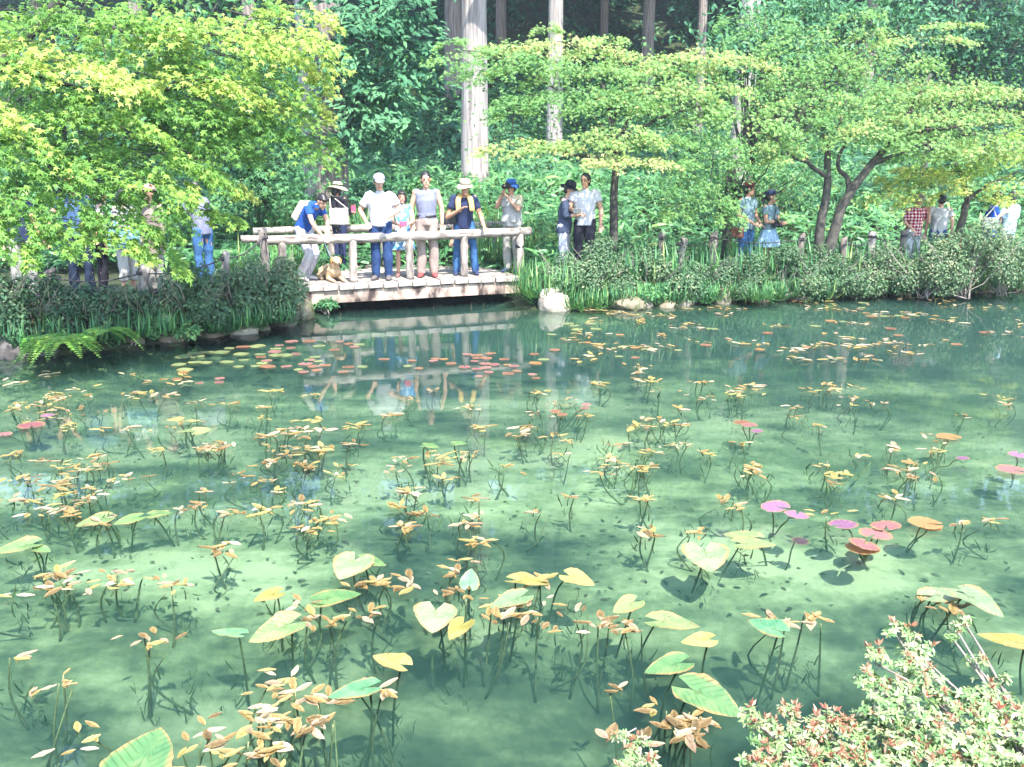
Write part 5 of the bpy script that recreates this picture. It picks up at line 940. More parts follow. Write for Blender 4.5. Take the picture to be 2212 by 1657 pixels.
def person(label, loc, h=1.70, face=0, lean=0, pose=None, top=None, legs=None, dress=None, hair='short', hat=None, skin=SKIN, turn=0, nod=0, shoes=(.03, .03, .035), build=1.0, curl=.5, group='visitors round the pond', face_on=True):
    seed = int(abs(hash_(label))) % 9999
    J = {k: np.array(v, float) for k, v in J0.items()}
    if lean:
        M = rotx(R(lean)); 
        for k in UP: J[k] = (J[k] - J['hip']) @ M.T + J['hip']
    for k, v in (pose or {}).items(): J[k] = np.array(v, float)
    s = h / 1.70; o = empty('person', loc, R(face), label, 'person', group)
    for k in J: J[k] = J[k] * s
    b = build * s; HR = rotz(R(turn)) @ rotx(R(nod + lean * .35)); hd = J['head']
    S = Soup()
    # one continuous body: trunk, neck, head with nose and ears, arms, legs, hands, feet
    spine = [J['hip'] - [0, 0, .06 * s], J['hip'] + [0, 0, .02 * s], J['waist'], J['chest'], J['chest'] * .4 + (J['sa'] + J['sb']) / 2 * .6, (J['sa'] + J['sb']) / 2 + [0, 0, .03 * s]]
    xd = J['sb'] - J['sa']
    S.loft(spine, np.array([.13, .150, .128, .155, .15, .07]) * b, np.array([.09, .105, .092, .105, .085, .055]) * b, sides=14, xdir=xd)
    nk = J['neck']; S.loft([nk - (hd - nk) * .5, nk, nk + (hd - nk) * .6], [.062 * s, .052 * s, .050 * s], sides=10)
    S.ell(hd + HR @ np.array([0, .008, .03]) * s, (.076 * s, .094 * s, .098 * s), 14, HR); S.ell(hd + HR @ np.array([0, -.022, -.045]) * s, (.058 * s, .066 * s, .078 * s), 12, HR)
    S.ell(hd + HR @ np.array([0, -.098, -.012]) * s, (.013 * s, .018 * s, .022 * s), 8, HR); S.ell(hd + HR @ np.array([0, -.075, -.10]) * s, (.026 * s, .022 * s, .018 * s), 8, HR)
    for q in (-1, 1): S.ell(hd + HR @ np.array([q * .079, .01, -.005]) * s, (.011 * s, .02 * s, .03 * s), 8, HR)
    for q in 'ab':
        sh, el, wr = J['s' + q], J['e' + q], J['w' + q]
        S.loft([sh * .97 + spine[3] * .03, sh * .55 + el * .45, el], np.array([.052, .047, .040]) * b, sides=9); S.ell(sh, (.056 * b,) * 3, 10); S.ell(el, (.040 * b,) * 3, 8)
        S.loft([el, el * .6 + wr * .4, wr], np.array([.040, .038, .027]) * b, sides=9)
        d = wr - el; nv = np.array([0, -1., .25]) if d[2] < -.1 else np.array([0, .1, -1.]); hand(S, wr, d, nv if abs(np.dot(nv, d)) < .9 * np.linalg.norm(d) * np.linalg.norm(nv) else np.array([1., 0, 0]), curl)
        hp, kn, ft = J['h' + q], J['k' + q], J['f' + q]
        S.loft([hp, hp * .5 + kn * .5, kn], np.array([.085, .074, .054]) * b, sides=10); S.ell(kn, (.052 * b,) * 3, 8); S.loft([kn, kn * .65 + ft * .35, ft], np.array([.052, .055, .036]) * b, sides=10)
        td = np.array([(.025 if q == 'b' else -.025), -.17, 0]) * s; S.loft([ft + [0, .04 * s, -.04 * s], ft + td * .4 + [0, 0, -.045 * s], ft + td + [0, 0, -.06 * s]], np.array([.036, .038, .028]) * s, np.array([.034, .030, .018]) * s, sides=8)
    P_(o, 'body', remeshed(S, .011, skin, 'body', 2, None))
    # clothes
    if top:
        mat, sl, hem, loose = top['m'], top.get('sleeve', .55), top.get('hem', .86), top.get('loose', 1.0); S = Soup()
        hz = J['hip'] + (J['waist'] - J['hip']) * ((hem - .92) / .14 if hem > .92 else 0) + np.array([0, 0, min(0, hem - .92)]) * s
        sm = (J['sa'] + J['sb']) / 2; pts = [hz, J['waist'], J['chest'], J['chest'] * .4 + sm * .6, sm + [0, 0, .025 * s], nk * .75 + sm * .25 + [0, 0, .005]]
        fl_ = top.get('flare', 1.0); S.loft(pts, np.array([.168 * fl_, .150 * loose, .172 * loose, .172, .118, .070]) * b, np.array([.124 * fl_, .115 * loose, .124 * loose, .104, .078, .064]) * b, sides=18, xdir=xd)
        for q in 'ab':
            sh, el, wr = J['s' + q], J['e' + q], J['w' + q]; S.ell(sh + (sm - sh) * .12, (.066 * b, .066 * b, .064 * b), 12)
            if sl <= 0: continue
            if sl <= 1: e = sh + (el - sh) * sl; S.loft([sh, (sh + e) / 2, e], np.array([.066, .064, .068]) * b * (.5 + .5 * loose), sides=12)
            else:
                S.loft([sh, (sh + el) / 2, el], np.array([.066, .058, .052]) * b, sides=12); S.ell(el, (.052 * b,) * 3, 10); e = el + (wr - el) * (sl - 1); S.loft([el, (el + e) / 2, e], np.array([.052, .048, .040]) * b, sides=12)
        SHR = P_(o, top.get('name', 'shirt'), remeshed(S, .014, mat, 'shirt', 2, .6, .010, seed))
        if top.get('collar'):
            Soup().loft([nk + [0, .0, -.045 * s], nk + [0, .004, .012 * s]], np.array([.074, .064]) * s, np.array([.072, .062]) * s, sides=14, cap=False).build('collar', top['collar'], SHR)
    if legs:
        mat, ln = legs['m'], legs.get('len', 1.0); S = Soup(); f_ = legs.get('fit', 1.0)
        S.loft([J['hip'] - [0, 0, .07 * s], J['hip'], J['hip'] + (J['waist'] - J['hip']) * .55], np.array([.150, .163, .145]) * b, np.array([.112, .118, .106]) * b, sides=16, xdir=J['hb'] - J['ha'])
        for q in 'ab':
            hp, kn, ft = J['h' + q], J['k' + q], J['f' + q]; S.ell(hp, (.094 * b,) * 3, 10)
            S.loft([hp + [0, 0, .03], hp * .5 + kn * .5, kn], np.array([.098, .088, .072 * f_]) * b, sides=12); S.ell(kn, (.072 * b * f_,) * 3, 10)
            if ln > .55: e = kn + (ft - kn) * min(1, (ln - .5) * 2); S.loft([kn, kn * .6 + e * .4, e + [0, 0, -.03 * (ln >= 1)]], np.array([.072, .070, .064]) * b * f_, sides=12)
        TRO = P_(o, 'trousers', remeshed(S, .015, mat, 'trousers', 2, .6, .012, seed + 1))
        if legs.get('belt'):
            c = J['hip'] + (J['waist'] - J['hip']) * .55; Soup().loft([c - [0, 0, .018], c + [0, 0, .018]], np.array([.160, .158]) * b, np.array([.119, .118]) * b, sides=20, xdir=xd).build('belt', legs['belt'], TRO)
    if dress:
        S = Soup(); z1 = dress.get('hem', .5); wz = dress.get('top', 1.0); c = J['hip']
        n = 40; th = np.arange(n) * 6.283 / n; rows = []; T_ = np.linspace(0, 1, 8)
        for t in T_:
            rr = 1 + t * .10 * np.sin(th * dress.get('pleats', 9)) * .8; sp = .140 + (dress.get('wide', .25) - .140) * t ** .85
            rows.append(np.stack([np.cos(th) * sp * rr * b, np.sin(th) * sp * .78 * rr * b, np.full(n, (wz + (z1 - wz) * t) * s)], 1) + [c[0], c[1], 0])
        V = np.concatenate(rows); j = np.arange(n); k = (j + 1) % n; F = np.concatenate([np.stack([i * n + j, i * n + k, (i + 1) * n + k, (i + 1) * n + j], 1) for i in range(7)])
        P_(o, 'skirt', mesh_np('skirt', V, [F], dress['m'], None, True))
    # shoes
    sm_ = plain('shoe_%d' % int(1000 * sum(shoes)), shoes, None, 12, .6, .2)
    for q in 'ab':
        ft = J['f' + q]; td = np.array([(.03 if q == 'b' else -.03), -.20, 0]) * s; S = Soup()
        z0 = ft[2] - .083 * s
        S.loft([np.array([ft[0], ft[1] + .075 * s, z0 + .035 * s]), np.array([ft[0], ft[1] + .02 * s, z0 + .05 * s]), ft + td * .45 + [0, 0, -.045 * s], ft + td * .85 + [0, 0, -.055 * s], ft + td * 1.02 + [0, 0, -.06 * s]], np.array([.034, .044, .048, .044, .024]) * s, np.array([.034, .048, .038, .028, .018]) * s, sides=10)
        P_(o, 'shoe', remeshed(S, .014, sm_, 'shoe', 1))
    # hair
    S = Soup(); HC = hd + HR @ np.array([0, .022, .042]) * s
    if hair:
        S.ell(HC, (.086 * s, .098 * s, .096 * s), 14, HR); S.ell(hd + HR @ np.array([0, .055, -.01]) * s, (.078 * s, .062 * s, .085 * s), 12, HR)
        if hair in ('fringe', 'bob', 'long'): S.ell(hd + HR @ np.array([0, -.055, .075]) * s, (.076 * s, .042 * s, .034 * s), 10, HR)
        if hair in ('bob', 'long'):
            for q in (-1, 1): S.loft([hd + HR @ np.array([q * .075, .01, .05]) * s, hd + HR @ np.array([q * .088, .015, -.04]) * s, hd + HR @ np.array([q * .085, .0 if hair == 'bob' else .03, -.12 if hair == 'bob' else -.2]) * s], np.array([.03, .032, .02]) * s, sides=8)
            S.loft([hd + HR @ np.array([0, .07, .03]) * s, hd + HR @ np.array([0, .085, -.08]) * s, hd + HR @ np.array([0, .095, -.13 if hair == 'bob' else -.30]) * s], np.array([.08, .085, .05]) * s, np.array([.045, .04, .03]) * s, sides=10, xdir=HR @ np.array([1., 0, 0]))
        if hair == 'bun': S.ell(hd + HR @ np.array([0, .10, .07]) * s, (.05 * s,) * 3, 10)
        if hair == 'tail': S.loft([hd + HR @ np.array([0, .10, .04]) * s, hd + HR @ np.array([0, .155, .0]) * s, hd + HR @ np.array([0, .15, -.17]) * s], np.array([.03, .036, .012]) * s, sides=8)
        if hair == 'crop': pass
        P_(o, 'hair', remeshed(S, .011, HAIR, 'hair', 1, .6, .006, seed))
    if face_on:
        for q in (-1, 1):
            Soup().ell(hd + HR @ np.array([q * .031, -.081, .012]) * s, (.012 * s, .006 * s, .0065 * s), 8, HR).build('eye', EYE, o)
            Soup().ell(hd + HR @ np.array([q * .032, -.085, .034]) * s, (.019 * s, .006 * s, .0045 * s), 8, HR).build('eyebrow', HAIR, o)
        Soup().ell(hd + HR @ np.array([0, -.090, -.062]) * s, (.023 * s, .007 * s, .006 * s), 8, HR).build('mouth', LIP, o)
    if hat:
        S = Soup(); kind, mat = hat['k'], hat['m']; top_c = hd + HR @ np.array([0, .01, .06]) * s; up = HR @ np.array([0, 0, 1.]); fw = HR @ np.array([0, -1., 0])
        hx = HR @ np.array([1., 0, 0])
        if kind == 'cap':
            S.loft([top_c + up * q * s for q in (-.01, .03, .065, .085, .093)], np.array([.098, .096, .076, .045, .008]) * s, np.array([.108, .106, .084, .05, .008]) * s, sides=16, xdir=hx)
            br = [top_c + fw * .08 * s + up * .0, top_c + fw * .13 * s - up * .004 * s, top_c + fw * .185 * s - up * .022 * s]; S.loft(br, np.array([.085, .078, .045]) * s, np.array([.009, .007, .005]) * s, sides=10, xdir=hx)
        else:
            bw, drop, ch = {'sun': (.21, .055, .10), 'bucket': (.145, .05, .10), 'fedora': (.15, .02, .10), 'big': (.18, .02, .13)}[kind]
            S.loft([top_c + up * q * s for q in (-.005, .05 * ch / .1, .08 * ch / .1, .093 * ch / .1, .098 * ch / .1)], np.array([.099, .095, .083, .055, .01]) * s, np.array([.110, .105, .092, .06, .01]) * s, sides=18, xdir=hx)
            n = 24; th = np.arange(n) * 6.283 / n; V = []
            for (rr, dz) in ((.096, .0), (.5 * (.1 + bw), -drop * .35), (bw, -drop), (bw * .99, -drop - .006), (.5 * (.1 + bw), -drop * .35 - .008), (.096, -.008)):
                wv = 1 + (.04 * np.sin(th * 2 + 1) if rr > .1 else 0); V.append(np.outer(np.cos(th) * rr * wv, hx) * s + np.outer(np.sin(th) * rr * 1.08 * wv, -fw) * s + np.outer((dz + (.022 * np.sin(th * 2 + seed) if rr == bw or rr == bw * .99 else 0)) * np.ones(n), up) * s + top_c)
            j = np.arange(n); k = (j + 1) % n; S.add(np.concatenate(V), [np.concatenate([np.stack([i * n + j, i * n + k, (i + 1) * n + k, (i + 1) * n + j], 1) for i in range(5)])])
            if hat.get('band'):
                BAND = Soup().loft([top_c + up * .006 * s, top_c + up * .03 * s], .1015 * s, .1125 * s, sides=18, xdir=hx)
        HT = S.build('hat', mat, o)
        if hat.get('band'): BAND.build('hat_band', hat['band'], HT)
    return o, {k: v for k, v in J.items()}
def hash_(t):
    v = 7
    for ch in t: v = (v * 31 + ord(ch)) & 0xffffff
    return v
def world_of(o, p):
    return rotz(o.rotation_euler[2]) @ (np.asarray(p, float) * o.scale[0]) + np.array(o.location)
def bag(label, c, size, mat, face=0, strap=None, name='tote_bag', cat='bag', taper=.92, strap_m=None, tilt=0):
    """soft bag; strap: list of points in the world"""
    o = empty(name, c, R(face), label, cat); S = Soup(); S.box((0, 0, 0), np.array(size) / 2, rotx(R(tilt)), taper)
    P_(o, 'pouch', remeshed(S, min(size) / 9, mat, 'pouch', 6, None, .012, hash_(label) % 999))
    if strap is not None:
        P = (np.asarray(strap, float) - np.asarray(c, float)) @ rotz(R(face)); Soup().loft(bend(P, 14), .012, .006, sides=6).build('strap', strap_m or mat, o)
    return o
def feet(px, py, z=DECK): return W(px, py, z)
def stand(px, y, dz=0): x = at(px, 500, y)[0]; return np.array([x, y, gz(x, y) + dz])

C = dict(white=cloth('white', (.47, .46, .48)), blue=cloth('royal_blue', (.02, .075, .30)), lilac=cloth('grey_trousers', (.44, .44, .50)), black=cloth('black', (.018, .018, .026)), denim=plain('denim_dark', (.02, .05, .145), (.012, .03, .09), 18, .9, .3, .004), denim2=plain('denim_bright', (.045, .13, .29), (.025, .075, .19), 14, .9, .3, .004), denim3=plain('denim_night', (.018, .03, .065), (.012, .02, .04), 18, .9, .3, .004),
         tank=cloth('grey_blue_knit', (.17, .18, .25)), beige=cloth('beige_twill', (.28, .225, .20)), navy=cloth('navy', (.025, .035, .085)), towel=cloth('yellow_towel', (.66, .42, .14)), vest=cloth('grey_vest', (.36, .36, .35)), khaki=cloth('khaki_shirt', (.42, .38, .26)), greyt=cloth('grey_work_trousers', (.30, .29, .27)), hatblue=cloth('blue_hat', (.03, .09, .30)), straw=plain('straw', (.48, .42, .33), (.34, .28, .20), 60, .9, .4, .004), canvas=cloth('canvas_bag', (.52, .48, .41)),
         teal=cloth('grey_teal_shirt', (.16, .24, .28)), maroon=cloth('maroon_cap', (.085, .022, .026)), slate=cloth('slate_blouse', (.045, .06, .10)), sky=cloth('pale_blue_shirt', (.42, .56, .68)), bag_red=plain('red_leather', (.42, .03, .05), (.30, .02, .035), 15, .4, .2), bag_blue=plain('pale_blue_vinyl', (.30, .52, .60), (.22, .42, .50), 10, .4, .1), leather=plain('black_leather', (.02, .02, .024), None, 20, .4, .3), lav=cloth('lavender_shirt', (.17, .18, .26)), taupe=cloth('taupe_coat', (.24, .20, .18)), camo=pattern_mat('mottled_grey', 'blotch', [(.20, .22, .22), (.42, .43, .44), (.60, .60, .62)]), plaid=pattern_mat('red_check', 'plaid', [(.55, .50, .50), (.42, .05, .08), (.16, .02, .04)]), floral=pattern_mat('blue_floral', 'blotch', [(.10, .26, .50), (.44, .60, .74), (.70, .76, .80)]), spots=pattern_mat('black_and_white_print', 'fine', [(.04, .04, .05), (.35, .35, .36), (.72, .72, .72)]), jeansk=cloth('washed_denim_skirt', (.30, .44, .58)), kimono=cloth('cobalt_tunic', (.02, .08, .42)), offw=cloth('off_white', (.45, .43, .41)))
rub = plain('black_plastic', (.015, .015, .017), None, 20, .35, .1)
pinkp = plain('pink_case', (.60, .08, .16), None, 20, .35, 0)

# ---- on the bridge
o, J = person('person in royal blue polo bending over the dog, grey trousers', feet(660, 606), 1.62, 62, 38, dict(ka=(-.10, -.20, .47), kb=(.12, -.16, .48), fa=(-.10, .03, .085), fb=(.13, .06, .085), ea=(-.24, -.42, 1.02), wa=(-.16, -.55, .80), eb=(.18, -.40, 1.00), wb=(.10, -.46, .92), head=(0, -.46, 1.36), neck=(0, -.36, 1.30)), dict(m=C['blue'], collar=C['blue'], hem=.90), dict(m=C['lilac'], len=.98), hair='fringe', turn=-15, nod=20, shoes=(.5, .48, .47))
bp = world_of(o, (J['chest'] + J['waist']) / 2 + [0, .12, .09]); bag('white backpack on the bending person in blue', bp, (.25, .13, .34), C['canvas'], 62, [world_of(o, J['sb'] + [-.03, .03, .05]), world_of(o, J['sb'] + [-.02, -.09, -.06]), world_of(o, (J['chest'] + J['waist']) / 2 + [.13, -.02, 0])], 'backpack', strap_m=C['black'], tilt=36)
hand_w = world_of(o, J['wa'] + [0, -.03, -.08])
o, J = person('person in black with wide straw sun hat seen from behind', feet(736, 580), 1.56, 140, 0, dict(ea=(-.22, -.10, 1.12), wa=(-.10, -.26, 1.12), eb=(.22, -.06, 1.10), wb=(.10, -.25, 1.10)), dict(m=C['black'], sleeve=1.2, hem=.80, loose=1.05), dict(m=C['navy']), hair='bob', hat=dict(k='sun', m=C['straw'], band=C['black']), nod=8, face_on=False)
b0 = at(732, 468, 15.9); sh = world_of(o, J['sb'] + [0, 0, .06]); bag('large cream tote bag on the shoulder of the straw hat person', b0, (.34, .12, .28), C['canvas'], 15, [b0 + [-.14, 0, .14], sh + [-.02, -.07, -.02], sh, b0 + [.16, .02, .13]])
ph = world_of(o, (J['wa'] + J['wb']) / 2 + [0, -.06, .03]); s = Soup(); s.box((0, 0, 0), (.04, .008, .075)); t = empty('mobile_phone', ph + [.05, 0, .03], .4, 'red phone held up by the straw hat person', 'phone'); s.build('case', pinkp, t, False)
o, J = person('stocky person in white polo and pale cap, hand on hip', feet(826, 604), 1.72, -4, 0, dict(ea=(-.34, .03, 1.13), wa=(-.22, -.06, .94), eb=(.31, .0, 1.14), wb=(.16, -.24, 1.02)), dict(m=C['white'], collar=C['white'], hem=.88, loose=1.14, sleeve=.7), dict(m=C['denim'], fit=1.05), hair='short', hat=dict(k='cap', m=cloth('grey_cap', (.32, .33, .37))), skin=SKIN, turn=18, nod=14, build=1.07, shoes=(.12, .10, .10))
o, J = person('young person with dark bob in blue patterned dress', feet(872, 598), 1.46, 8, 0, dict(ea=(-.21, -.06, 1.10), wa=(-.06, -.26, 1.04), eb=(.22, -.06, 1.10), wb=(.08, -.26, 1.05)), dict(m=C['floral'], sleeve=0, hem=.9, name='bodice'), None, dict(m=C['floral'], hem=.55, wide=.26, top=.98), hair='bob', turn=10, nod=6, build=.92, shoes=(.2, .1, .1))
ph = world_of(o, (J['wa'] + J['wb']) / 2 + [0, -.09, .02]); s = Soup(); s.box((0, 0, 0), (.06, .02, .04), rotz(.3)); t = empty('phone_case', ph, 0, 'pink phone case in the hands of the patterned dress', 'phone'); s.build('case', pinkp, t, False)
o, J = person('tall person in grey blue sleeveless top and beige trousers', feet(924, 598), 1.76, 4, 0, dict(ea=(-.25, .04, 1.12), wa=(-.24, .0, .86), eb=(.25, .03, 1.12), wb=(.25, .0, .86)), dict(m=C['tank'], sleeve=0, hem=.96, loose=1.0), dict(m=C['beige'], fit=1.14, belt=C['leather']), hair='crop', turn=8, nod=6, shoes=(.36, .06, .06), build=1.02)
o, J = person('person in navy tee and pale hat leaning a hand on the rail', feet(1003, 594), 1.66, 6, 14, dict(ea=(-.30, -.10, 1.02), wa=(-.06, -.34, 1.18), eb=(.30, -.12, 1.02), wb=(.34, -.36, .86), head=(.02, -.20, 1.535), neck=(0, -.13, 1.41), fa=(-.14, .02, .085), fb=(.20, .05, .085), ka=(-.13, -.03, .49), kb=(.16, -.03, .49)), dict(m=C['navy'], hem=.84, loose=1.08), dict(m=C['denim2']), hair='short', hat=dict(k='bucket', m=C['straw']), skin=SKIN2, turn=6, nod=6, shoes=(.03, .04, .10))
S = Soup(); nk = J['neck']; S.loft(bend([nk + [-.10, -.14, -.28], nk + [-.10, -.10, -.06], nk + [0, .07, .02], nk + [.10, -.08, -.05], nk + [.13, -.15, -.26]], 16), .045, .014, sides=8); tw = S.build('towel', C['towel'], o)
bag('black shoulder bag at the hip of the person in navy', world_of(o, (-.26, -.06, .98)), (.22, .10, .18), C['leather'], 6, [world_of(o, (-.20, -.05, 1.05)), world_of(o, J['sb'] + [-.06, -.05, .05]), world_of(o, J['sb'] + [-.06, .10, -.02]), world_of(o, (-.20, .06, 1.05))], 'shoulder_bag')
o, J = person('child in yellow shoes half hidden behind the person in navy', feet(996, 585), 1.10, -10, 0, None, dict(m=C['offw'], hem=.7), dict(m=C['offw'], len=.5), hair='bob', skin=SKIN2, shoes=(.6, .42, .08))
o, J = person('person in grey vest and blue bucket hat aiming a camera', feet(1106, 588), 1.63, -26, 4, dict(ea=(-.24, -.16, 1.20), wa=(-.08, -.22, 1.46), eb=(.22, -.20, 1.16), wb=(.03, -.26, 1.40), head=(0, -.05, 1.56)), dict(m=C['khaki'], sleeve=.75, hem=.9), dict(m=C['greyt'], fit=1.15), hair='short', hat=dict(k='bucket', m=C['hatblue']), skin=SKIN2, turn=0, nod=4, shoes=(.05, .05, .07))
S = Soup(); sm = (J['sa'] + J['sb']) / 2
S.loft([J['hip'] - [0, 0, .05], J['waist'], J['chest'], J['chest'] * .4 + sm * .6, sm + [0, 0, .03]], np.array([.20, .178, .19, .165, .10]) * .96, np.array([.15, .138, .145, .118, .085]) * .96, sides=18)
for q in (-1, 1):
    for z in (.95, 1.22): S.box((q * .09, -.135, z), (.055, .03, .06))
P_(o, 'vest', remeshed(S, .014, C['vest'], 'vest', 2, .6, .012, 5))
cm = world_of(o, J['head'] + [-.01, -.155, .02]); t = empty('camera', cm, R(-26), 'black camera held to the eye under the blue hat', 'camera'); s = Soup(); s.box((0, 0, 0), (.065, .03, .042)); s.box((0, 0, .05), (.025, .025, .014)); s.build('camera_body', rub, t, False); Soup().loft([(0, -.03, -.005), (0, -.07, -.005), (0, -.12, -.005)], [.034, .034, .040], sides=16).build('lens', rub, t)
Soup().loft(bend([(.06, .0, .02), (.14, .10, -.06), (.10, .2, -.06)], 8), .008, .003, sides=5).build('strap', rub, t)

# ---- right bank
S_ = stand
o, J = person('person in slate blouse and black hat reading, seen from the side', S_(1217, 15.7), 1.58, 70, 8, dict(ea=(-.22, -.10, 1.10), wa=(-.10, -.34, 1.12), eb=(.22, -.10, 1.10), wb=(.10, -.34, 1.12)), dict(m=C['slate'], sleeve=1.4, hem=.78, loose=1.12, flare=1.15), dict(m=C['lilac']), hair='short', hat=dict(k='big', m=C['black']), nod=16)
o, J = person('person in white polo holding a leaflet, leaves before the chest', S_(1262, 15.6), 1.74, -14, 0, dict(ea=(-.26, -.06, 1.12), wa=(-.04, -.28, 1.06), eb=(.27, .02, 1.12), wb=(.28, -.03, .86)), dict(m=C['white'], collar=C['white'], hem=.84, loose=1.1), dict(m=C['black']), hair='short', skin=SKIN2, turn=-12, nod=8, build=1.05)
lf = world_of(o, J['wa'] + [-.02, -.12, .04]); t = empty('leaflet', lf, 0, 'small folded leaflet in the hand of the white polo', 'leaflet'); s = Soup(); s.box((0, 0, 0), (.07, .004, .05), rotx(.6)); s.build('sheet', C['offw'], t, False)
o, J = person('person in maroon cap and grey teal tee with a shoulder strap', S_(1611, 17.2), 1.76, 38, 0, dict(ea=(-.28, -.02, 1.12), wa=(-.12, -.24, .98), eb=(.24, .0, 1.12), wb=(.10, -.24, .96)), dict(m=C['teal'], hem=.86, collar=C['white'], loose=1.06), dict(m=C['denim2']), hair='short', hat=dict(k='cap', m=C['maroon']), skin=SKIN2, turn=40, nod=0)
bag('brown satchel at the hip of the maroon cap person', world_of(o, (-.24, .02, .84)), (.12, .24, .20), plain('brown_leather', (.20, .08, .05), None, 15, .5, .2), 38, [world_of(o, (-.22, -.06, .94)), world_of(o, J['sb'] + [-.08, -.06, .05]), world_of(o, J['sb'] + [-.08, .08, .02]), world_of(o, (-.22, .08, .94))], 'satchel', strap_m=C['leather'])
o, J = person('ponytailed person in dark cap with washed denim skirt', S_(1660, 17.2), 1.62, 42, 0, dict(ea=(-.22, -.06, 1.10), wa=(-.04, -.25, 1.10), eb=(.22, -.06, 1.10), wb=(.06, -.25, 1.08)), dict(m=C['teal'], hem=.94), None, dict(m=C['jeansk'], hem=.60, wide=.29, top=.98, pleats=11), hair='tail', hat=dict(k='cap', m=C['navy']), skin=SKIN2, turn=35)
bag('small black pouch across the ponytailed person', world_of(o, (-.02, -.20, 1.02)), (.22, .09, .14), C['leather'], 42, [world_of(o, (-.10, -.17, 1.08)), world_of(o, J['sb'] + [-.08, -.07, .04]), world_of(o, J['sb'] + [-.06, .08, 0])], 'pouch_bag')
o, J = person('person in red checked shirt and mottled grey trousers', S_(1972, 17.3), 1.56, 10, 6, dict(ea=(-.24, -.04, 1.10), wa=(-.18, -.20, 1.0), eb=(.25, -.12, 1.12), wb=(.16, -.22, 1.34)), dict(m=C['plaid'], hem=.84, loose=1.1, sleeve=.8), dict(m=C['camo'], fit=1.2), hair='short', hat=dict(k='bucket', m=C['taupe']), turn=20, nod=8)
o, J = person('person in white tee with dark tied hair, seen from behind', S_(2026, 17.4), 1.56, 150, 0, dict(ea=(-.25, .02, 1.12), eb=(.24, -.06, 1.10), wa=(-.26, -.02, .88)), dict(m=C['white'], hem=.84, loose=1.1), dict(m=C['denim']), hair='bun', face_on=False, turn=20)
b0 = world_of(o, J['wa'] + [0, -.02, -.22]); bag('round topped red handbag of the white tee person', b0, (.40, .16, .26), C['bag_red'], 5, [b0 + [-.12, 0, .12], b0 + [-.05, 0, .22], b0 + [.05, 0, .22], b0 + [.12, 0, .12]], 'handbag', taper=.9)
o, J = person('person in cobalt tunic and black cap looking at a phone', S_(2136, 18.0), 1.56, 50, 6, dict(ea=(-.22, -.08, 1.12), wa=(-.06, -.26, 1.26), eb=(.22, -.08, 1.12), wb=(.08, -.26, 1.26)), dict(m=C['kimono'], sleeve=1.3, hem=.72, loose=1.15, flare=1.2, collar=C['offw']), dict(m=C['offw']), hair='bob', hat=dict(k='cap', m=C['black']), turn=10, nod=14)
b0 = at(2138, 482, 17.6); sh = world_of(o, J['sa'] + [0, 0, .05]); bag('white shoulder bag against the cobalt tunic', b0, (.34, .12, .22), C['offw'], 10, [b0 + [-.12, 0, .1], sh + [0, -.08, -.02], sh, b0 + [.13, .02, .1]])
o, J = person('person in pale blue shirt at the far right, seen from behind', S_(2176, 18.0), 1.56, 200, 0, dict(ea=(-.24, -.05, 1.12), wa=(-.12, -.24, 1.1), eb=(.26, .0, 1.12), wb=(.27, -.05, .9)), dict(m=C['sky'], hem=.80, loose=1.15, sleeve=.9), dict(m=C['offw']), hair='short', face_on=False)

# ---- left path, behind the maple's leaves
o, J = person('person with bare arm at the far left, mostly hidden by leaves', S_(42, 12.6), 1.64, 30, 0, dict(eb=(.20, -.05, 1.10), wb=(.30, -.12, .86)), dict(m=C['navy'], hem=.84), dict(m=C['greyt']), hair='short', skin=SKIN2)
o, J = person('person in blue shirt and dark jeans with tan hat behind leaves', S_(166, 12.9), 1.72, 14, 0, dict(ea=(-.30, -.04, 1.16), wa=(-.36, -.14, .96)), dict(m=plain('cloth_faded_blue', (.06, .12, .24), (.04, .08, .17), 20, .9, .3, .004), hem=.86, loose=1.1), dict(m=C['denim3'], fit=.95), hair='short', hat=dict(k='cap', m=plain('tan_cap', (.46, .27, .14), None, 20, .9, .2)), turn=20)
o, J = person('person with long black hair and white tee, looking away', S_(212, 13.2), 1.56, 120, 6, None, dict(m=C['white'], hem=.84, loose=1.05), dict(m=C['black']), hair='long', face_on=False, nod=10)
o, J = person('person in black and white print carrying the pale blue tote', S_(268, 13.0), 1.54, 70, 4, dict(ea=(-.22, -.06, 1.10), wa=(-.10, -.24, 1.02), eb=(.22, -.06, 1.10), wb=(.05, -.26, 1.0)), dict(m=C['spots'], hem=.86, sleeve=.9), dict(m=C['offw'], len=.8, fit=1.1), hair='bob')
b0 = at(268, 514, 12.72); bag('shiny pale blue tote bag hanging from an arm', b0, (.42, .16, .27), C['bag_blue'], 4, [b0 + [-.13, 0, .13], b0 + [-.08, -.01, .26], b0 + [.08, -.01, .26], b0 + [.13, 0, .13]])
o, J = person('person in taupe coat and pink cap behind drooping maple leaves', S_(330, 13.4), 1.58, -30, 0, None, dict(m=C['taupe'], sleeve=1.6, hem=.62, loose=1.15, flare=1.3), dict(m=C['greyt']), hair='short', hat=dict(k='cap', m=plain('pink_cap', (.60, .26, .26), None, 20, .9, .2)))
o, J = person('person in lavender long sleeved shirt and bright blue jeans', S_(437, 14.0), 1.64, -120, 10, dict(ea=(-.26, -.16, 1.12), wa=(-.14, -.34, 1.16), eb=(.26, -.14, 1.14), wb=(.14, -.34, 1.16)), dict(m=C['lav'], sleeve=1.95, hem=.84, loose=1.12), dict(m=C['denim2']), hair='short', face_on=False)

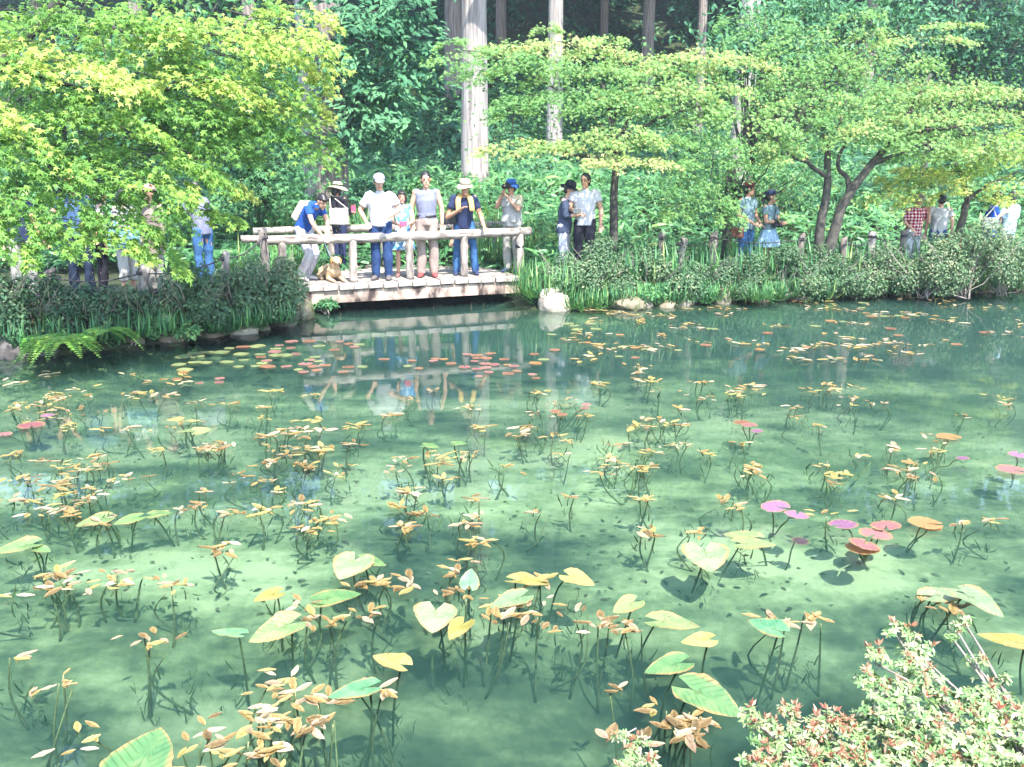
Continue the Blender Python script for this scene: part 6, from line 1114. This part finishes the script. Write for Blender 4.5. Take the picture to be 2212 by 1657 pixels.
# ---- the golden dog lying on the deck
FUR = plain('golden_fur', (.52, .40, .27), (.36, .24, .13), 16, .9, .6, .012, sc=(1, 1, 2.5)); FURD = plain('golden_ear', (.48, .25, .10), (.36, .17, .06), 16, .9, .5, .01)
dp = W(722, 607, DECK); DG = empty('dog', dp, R(28), 'golden retriever lying on the bridge planks on a pale leash', 'dog'); S = Soup()
S.loft(bend([(0, -.10, .26), (0, .02, .20), (0, .25, .17), (0, .48, .16), (0, .62, .12)], 12), [.075, .11, .135, .145, .145, .14, .135, .135, .135, .13, .12, .07], sides=14)      # trunk, deep chest first
S.loft(bend([(0, -.02, .24), (0, -.10, .34), (.0, -.15, .40)], 6), [.11, .10, .095, .09, .085, .08], sides=12)
S.ell((0, -.18, .42), (.082, .095, .082), 14); S.loft([(0, -.22, .405), (0, -.29, .385), (0, -.345, .375)], [.052, .046, .036], [.045, .040, .030], sides=10); S.ell((0, -.345, .378), (.032, .022, .028), 8)
for q in (-1, 1):
    S.loft(bend([(q * .09, .0, .18), (q * .11, .06, .06), (q * .11, -.08, .045), (q * .10, -.26, .04)], 8), [.055, .055, .05, .045, .04, .036, .036, .032], sides=9); S.ell((q * .10, -.29, .035), (.042, .055, .032), 10)
    S.ell((q * .13, .46, .12), (.07, .14, .12), 12); S.loft(bend([(q * .17, .52, .09), (q * .19, .36, .05), (q * .18, .26, .04)], 6), .04, sides=8); S.ell((q * .18, .24, .035), (.04, .055, .032), 8)
S.loft(bend([(0, .62, .12), (.1, .78, .06), (.22, .84, .05)], 7), np.linspace(.05, .025, 7), sides=8)
DG.scale = (.84, .84, .84)
P_(DG, 'body', remeshed(S, .014, FUR, 'dog', 3, .7, .008, 4))
for q in (-1, 1):
    E = Soup(); E.loft(bend([(q * .066, -.155, .475), (q * .098, -.16, .43), (q * .095, -.175, .35)], 6), [.03, .04, .045, .045, .04, .02], .014, sides=8, xdir=(0, 1, 0)); E.build('ear', FURD, DG)
    Soup().ell((q * .034, -.262, .437), (.011, .008, .010), 8).build('eye', EYE, DG)
Soup().ell((0, -.372, .388), (.020, .014, .015), 8).build('nose', EYE, DG); Soup().ell((0, -.335, .345), (.028, .03, .008), 8).build('mouth', EYE, DG)
nkp = world_of(DG, (0, -.06, .36)); LE = empty('leash', nkp, 0, 'pale leash from the bending person to the dog', 'leash'); Soup().loft(bend([(0, 0, 0), (hand_w - nkp) * .5 - [0, 0, .03], hand_w - nkp], 8), .008, sides=6).build('strap', C['sky'], LE)
Soup().loft([(0, -.075, .31), (0, -.055, .345)], .098, sides=16).build('collar', C['sky'], DG)

# ============================================================ thin scattering volume added to lift the dark tones
hz = Soup(); hz.box((0, 45, 58.5), (140, 115, 61.5))
m, nt, n, l, b = nmat('tone_lift_haze'); n.remove(b)
v = n.new('ShaderNodeVolumePrincipled'); v.inputs['Color'].default_value = (.72, .84, 1, 1); v.inputs['Density'].default_value = .0007
l.new(v.outputs[0], n['Material Output'].inputs['Volume'])
tag(hz.build('added_haze', m, smooth=False), 'added haze volume over the pond and the hillside', 'added_haze', kind='stuff')
print('objects', len(bpy.data.objects), 'tris', sum(len(o.data.loops) - 2 * len(o.data.polygons) for o in bpy.data.objects if o.type == 'MESH'))
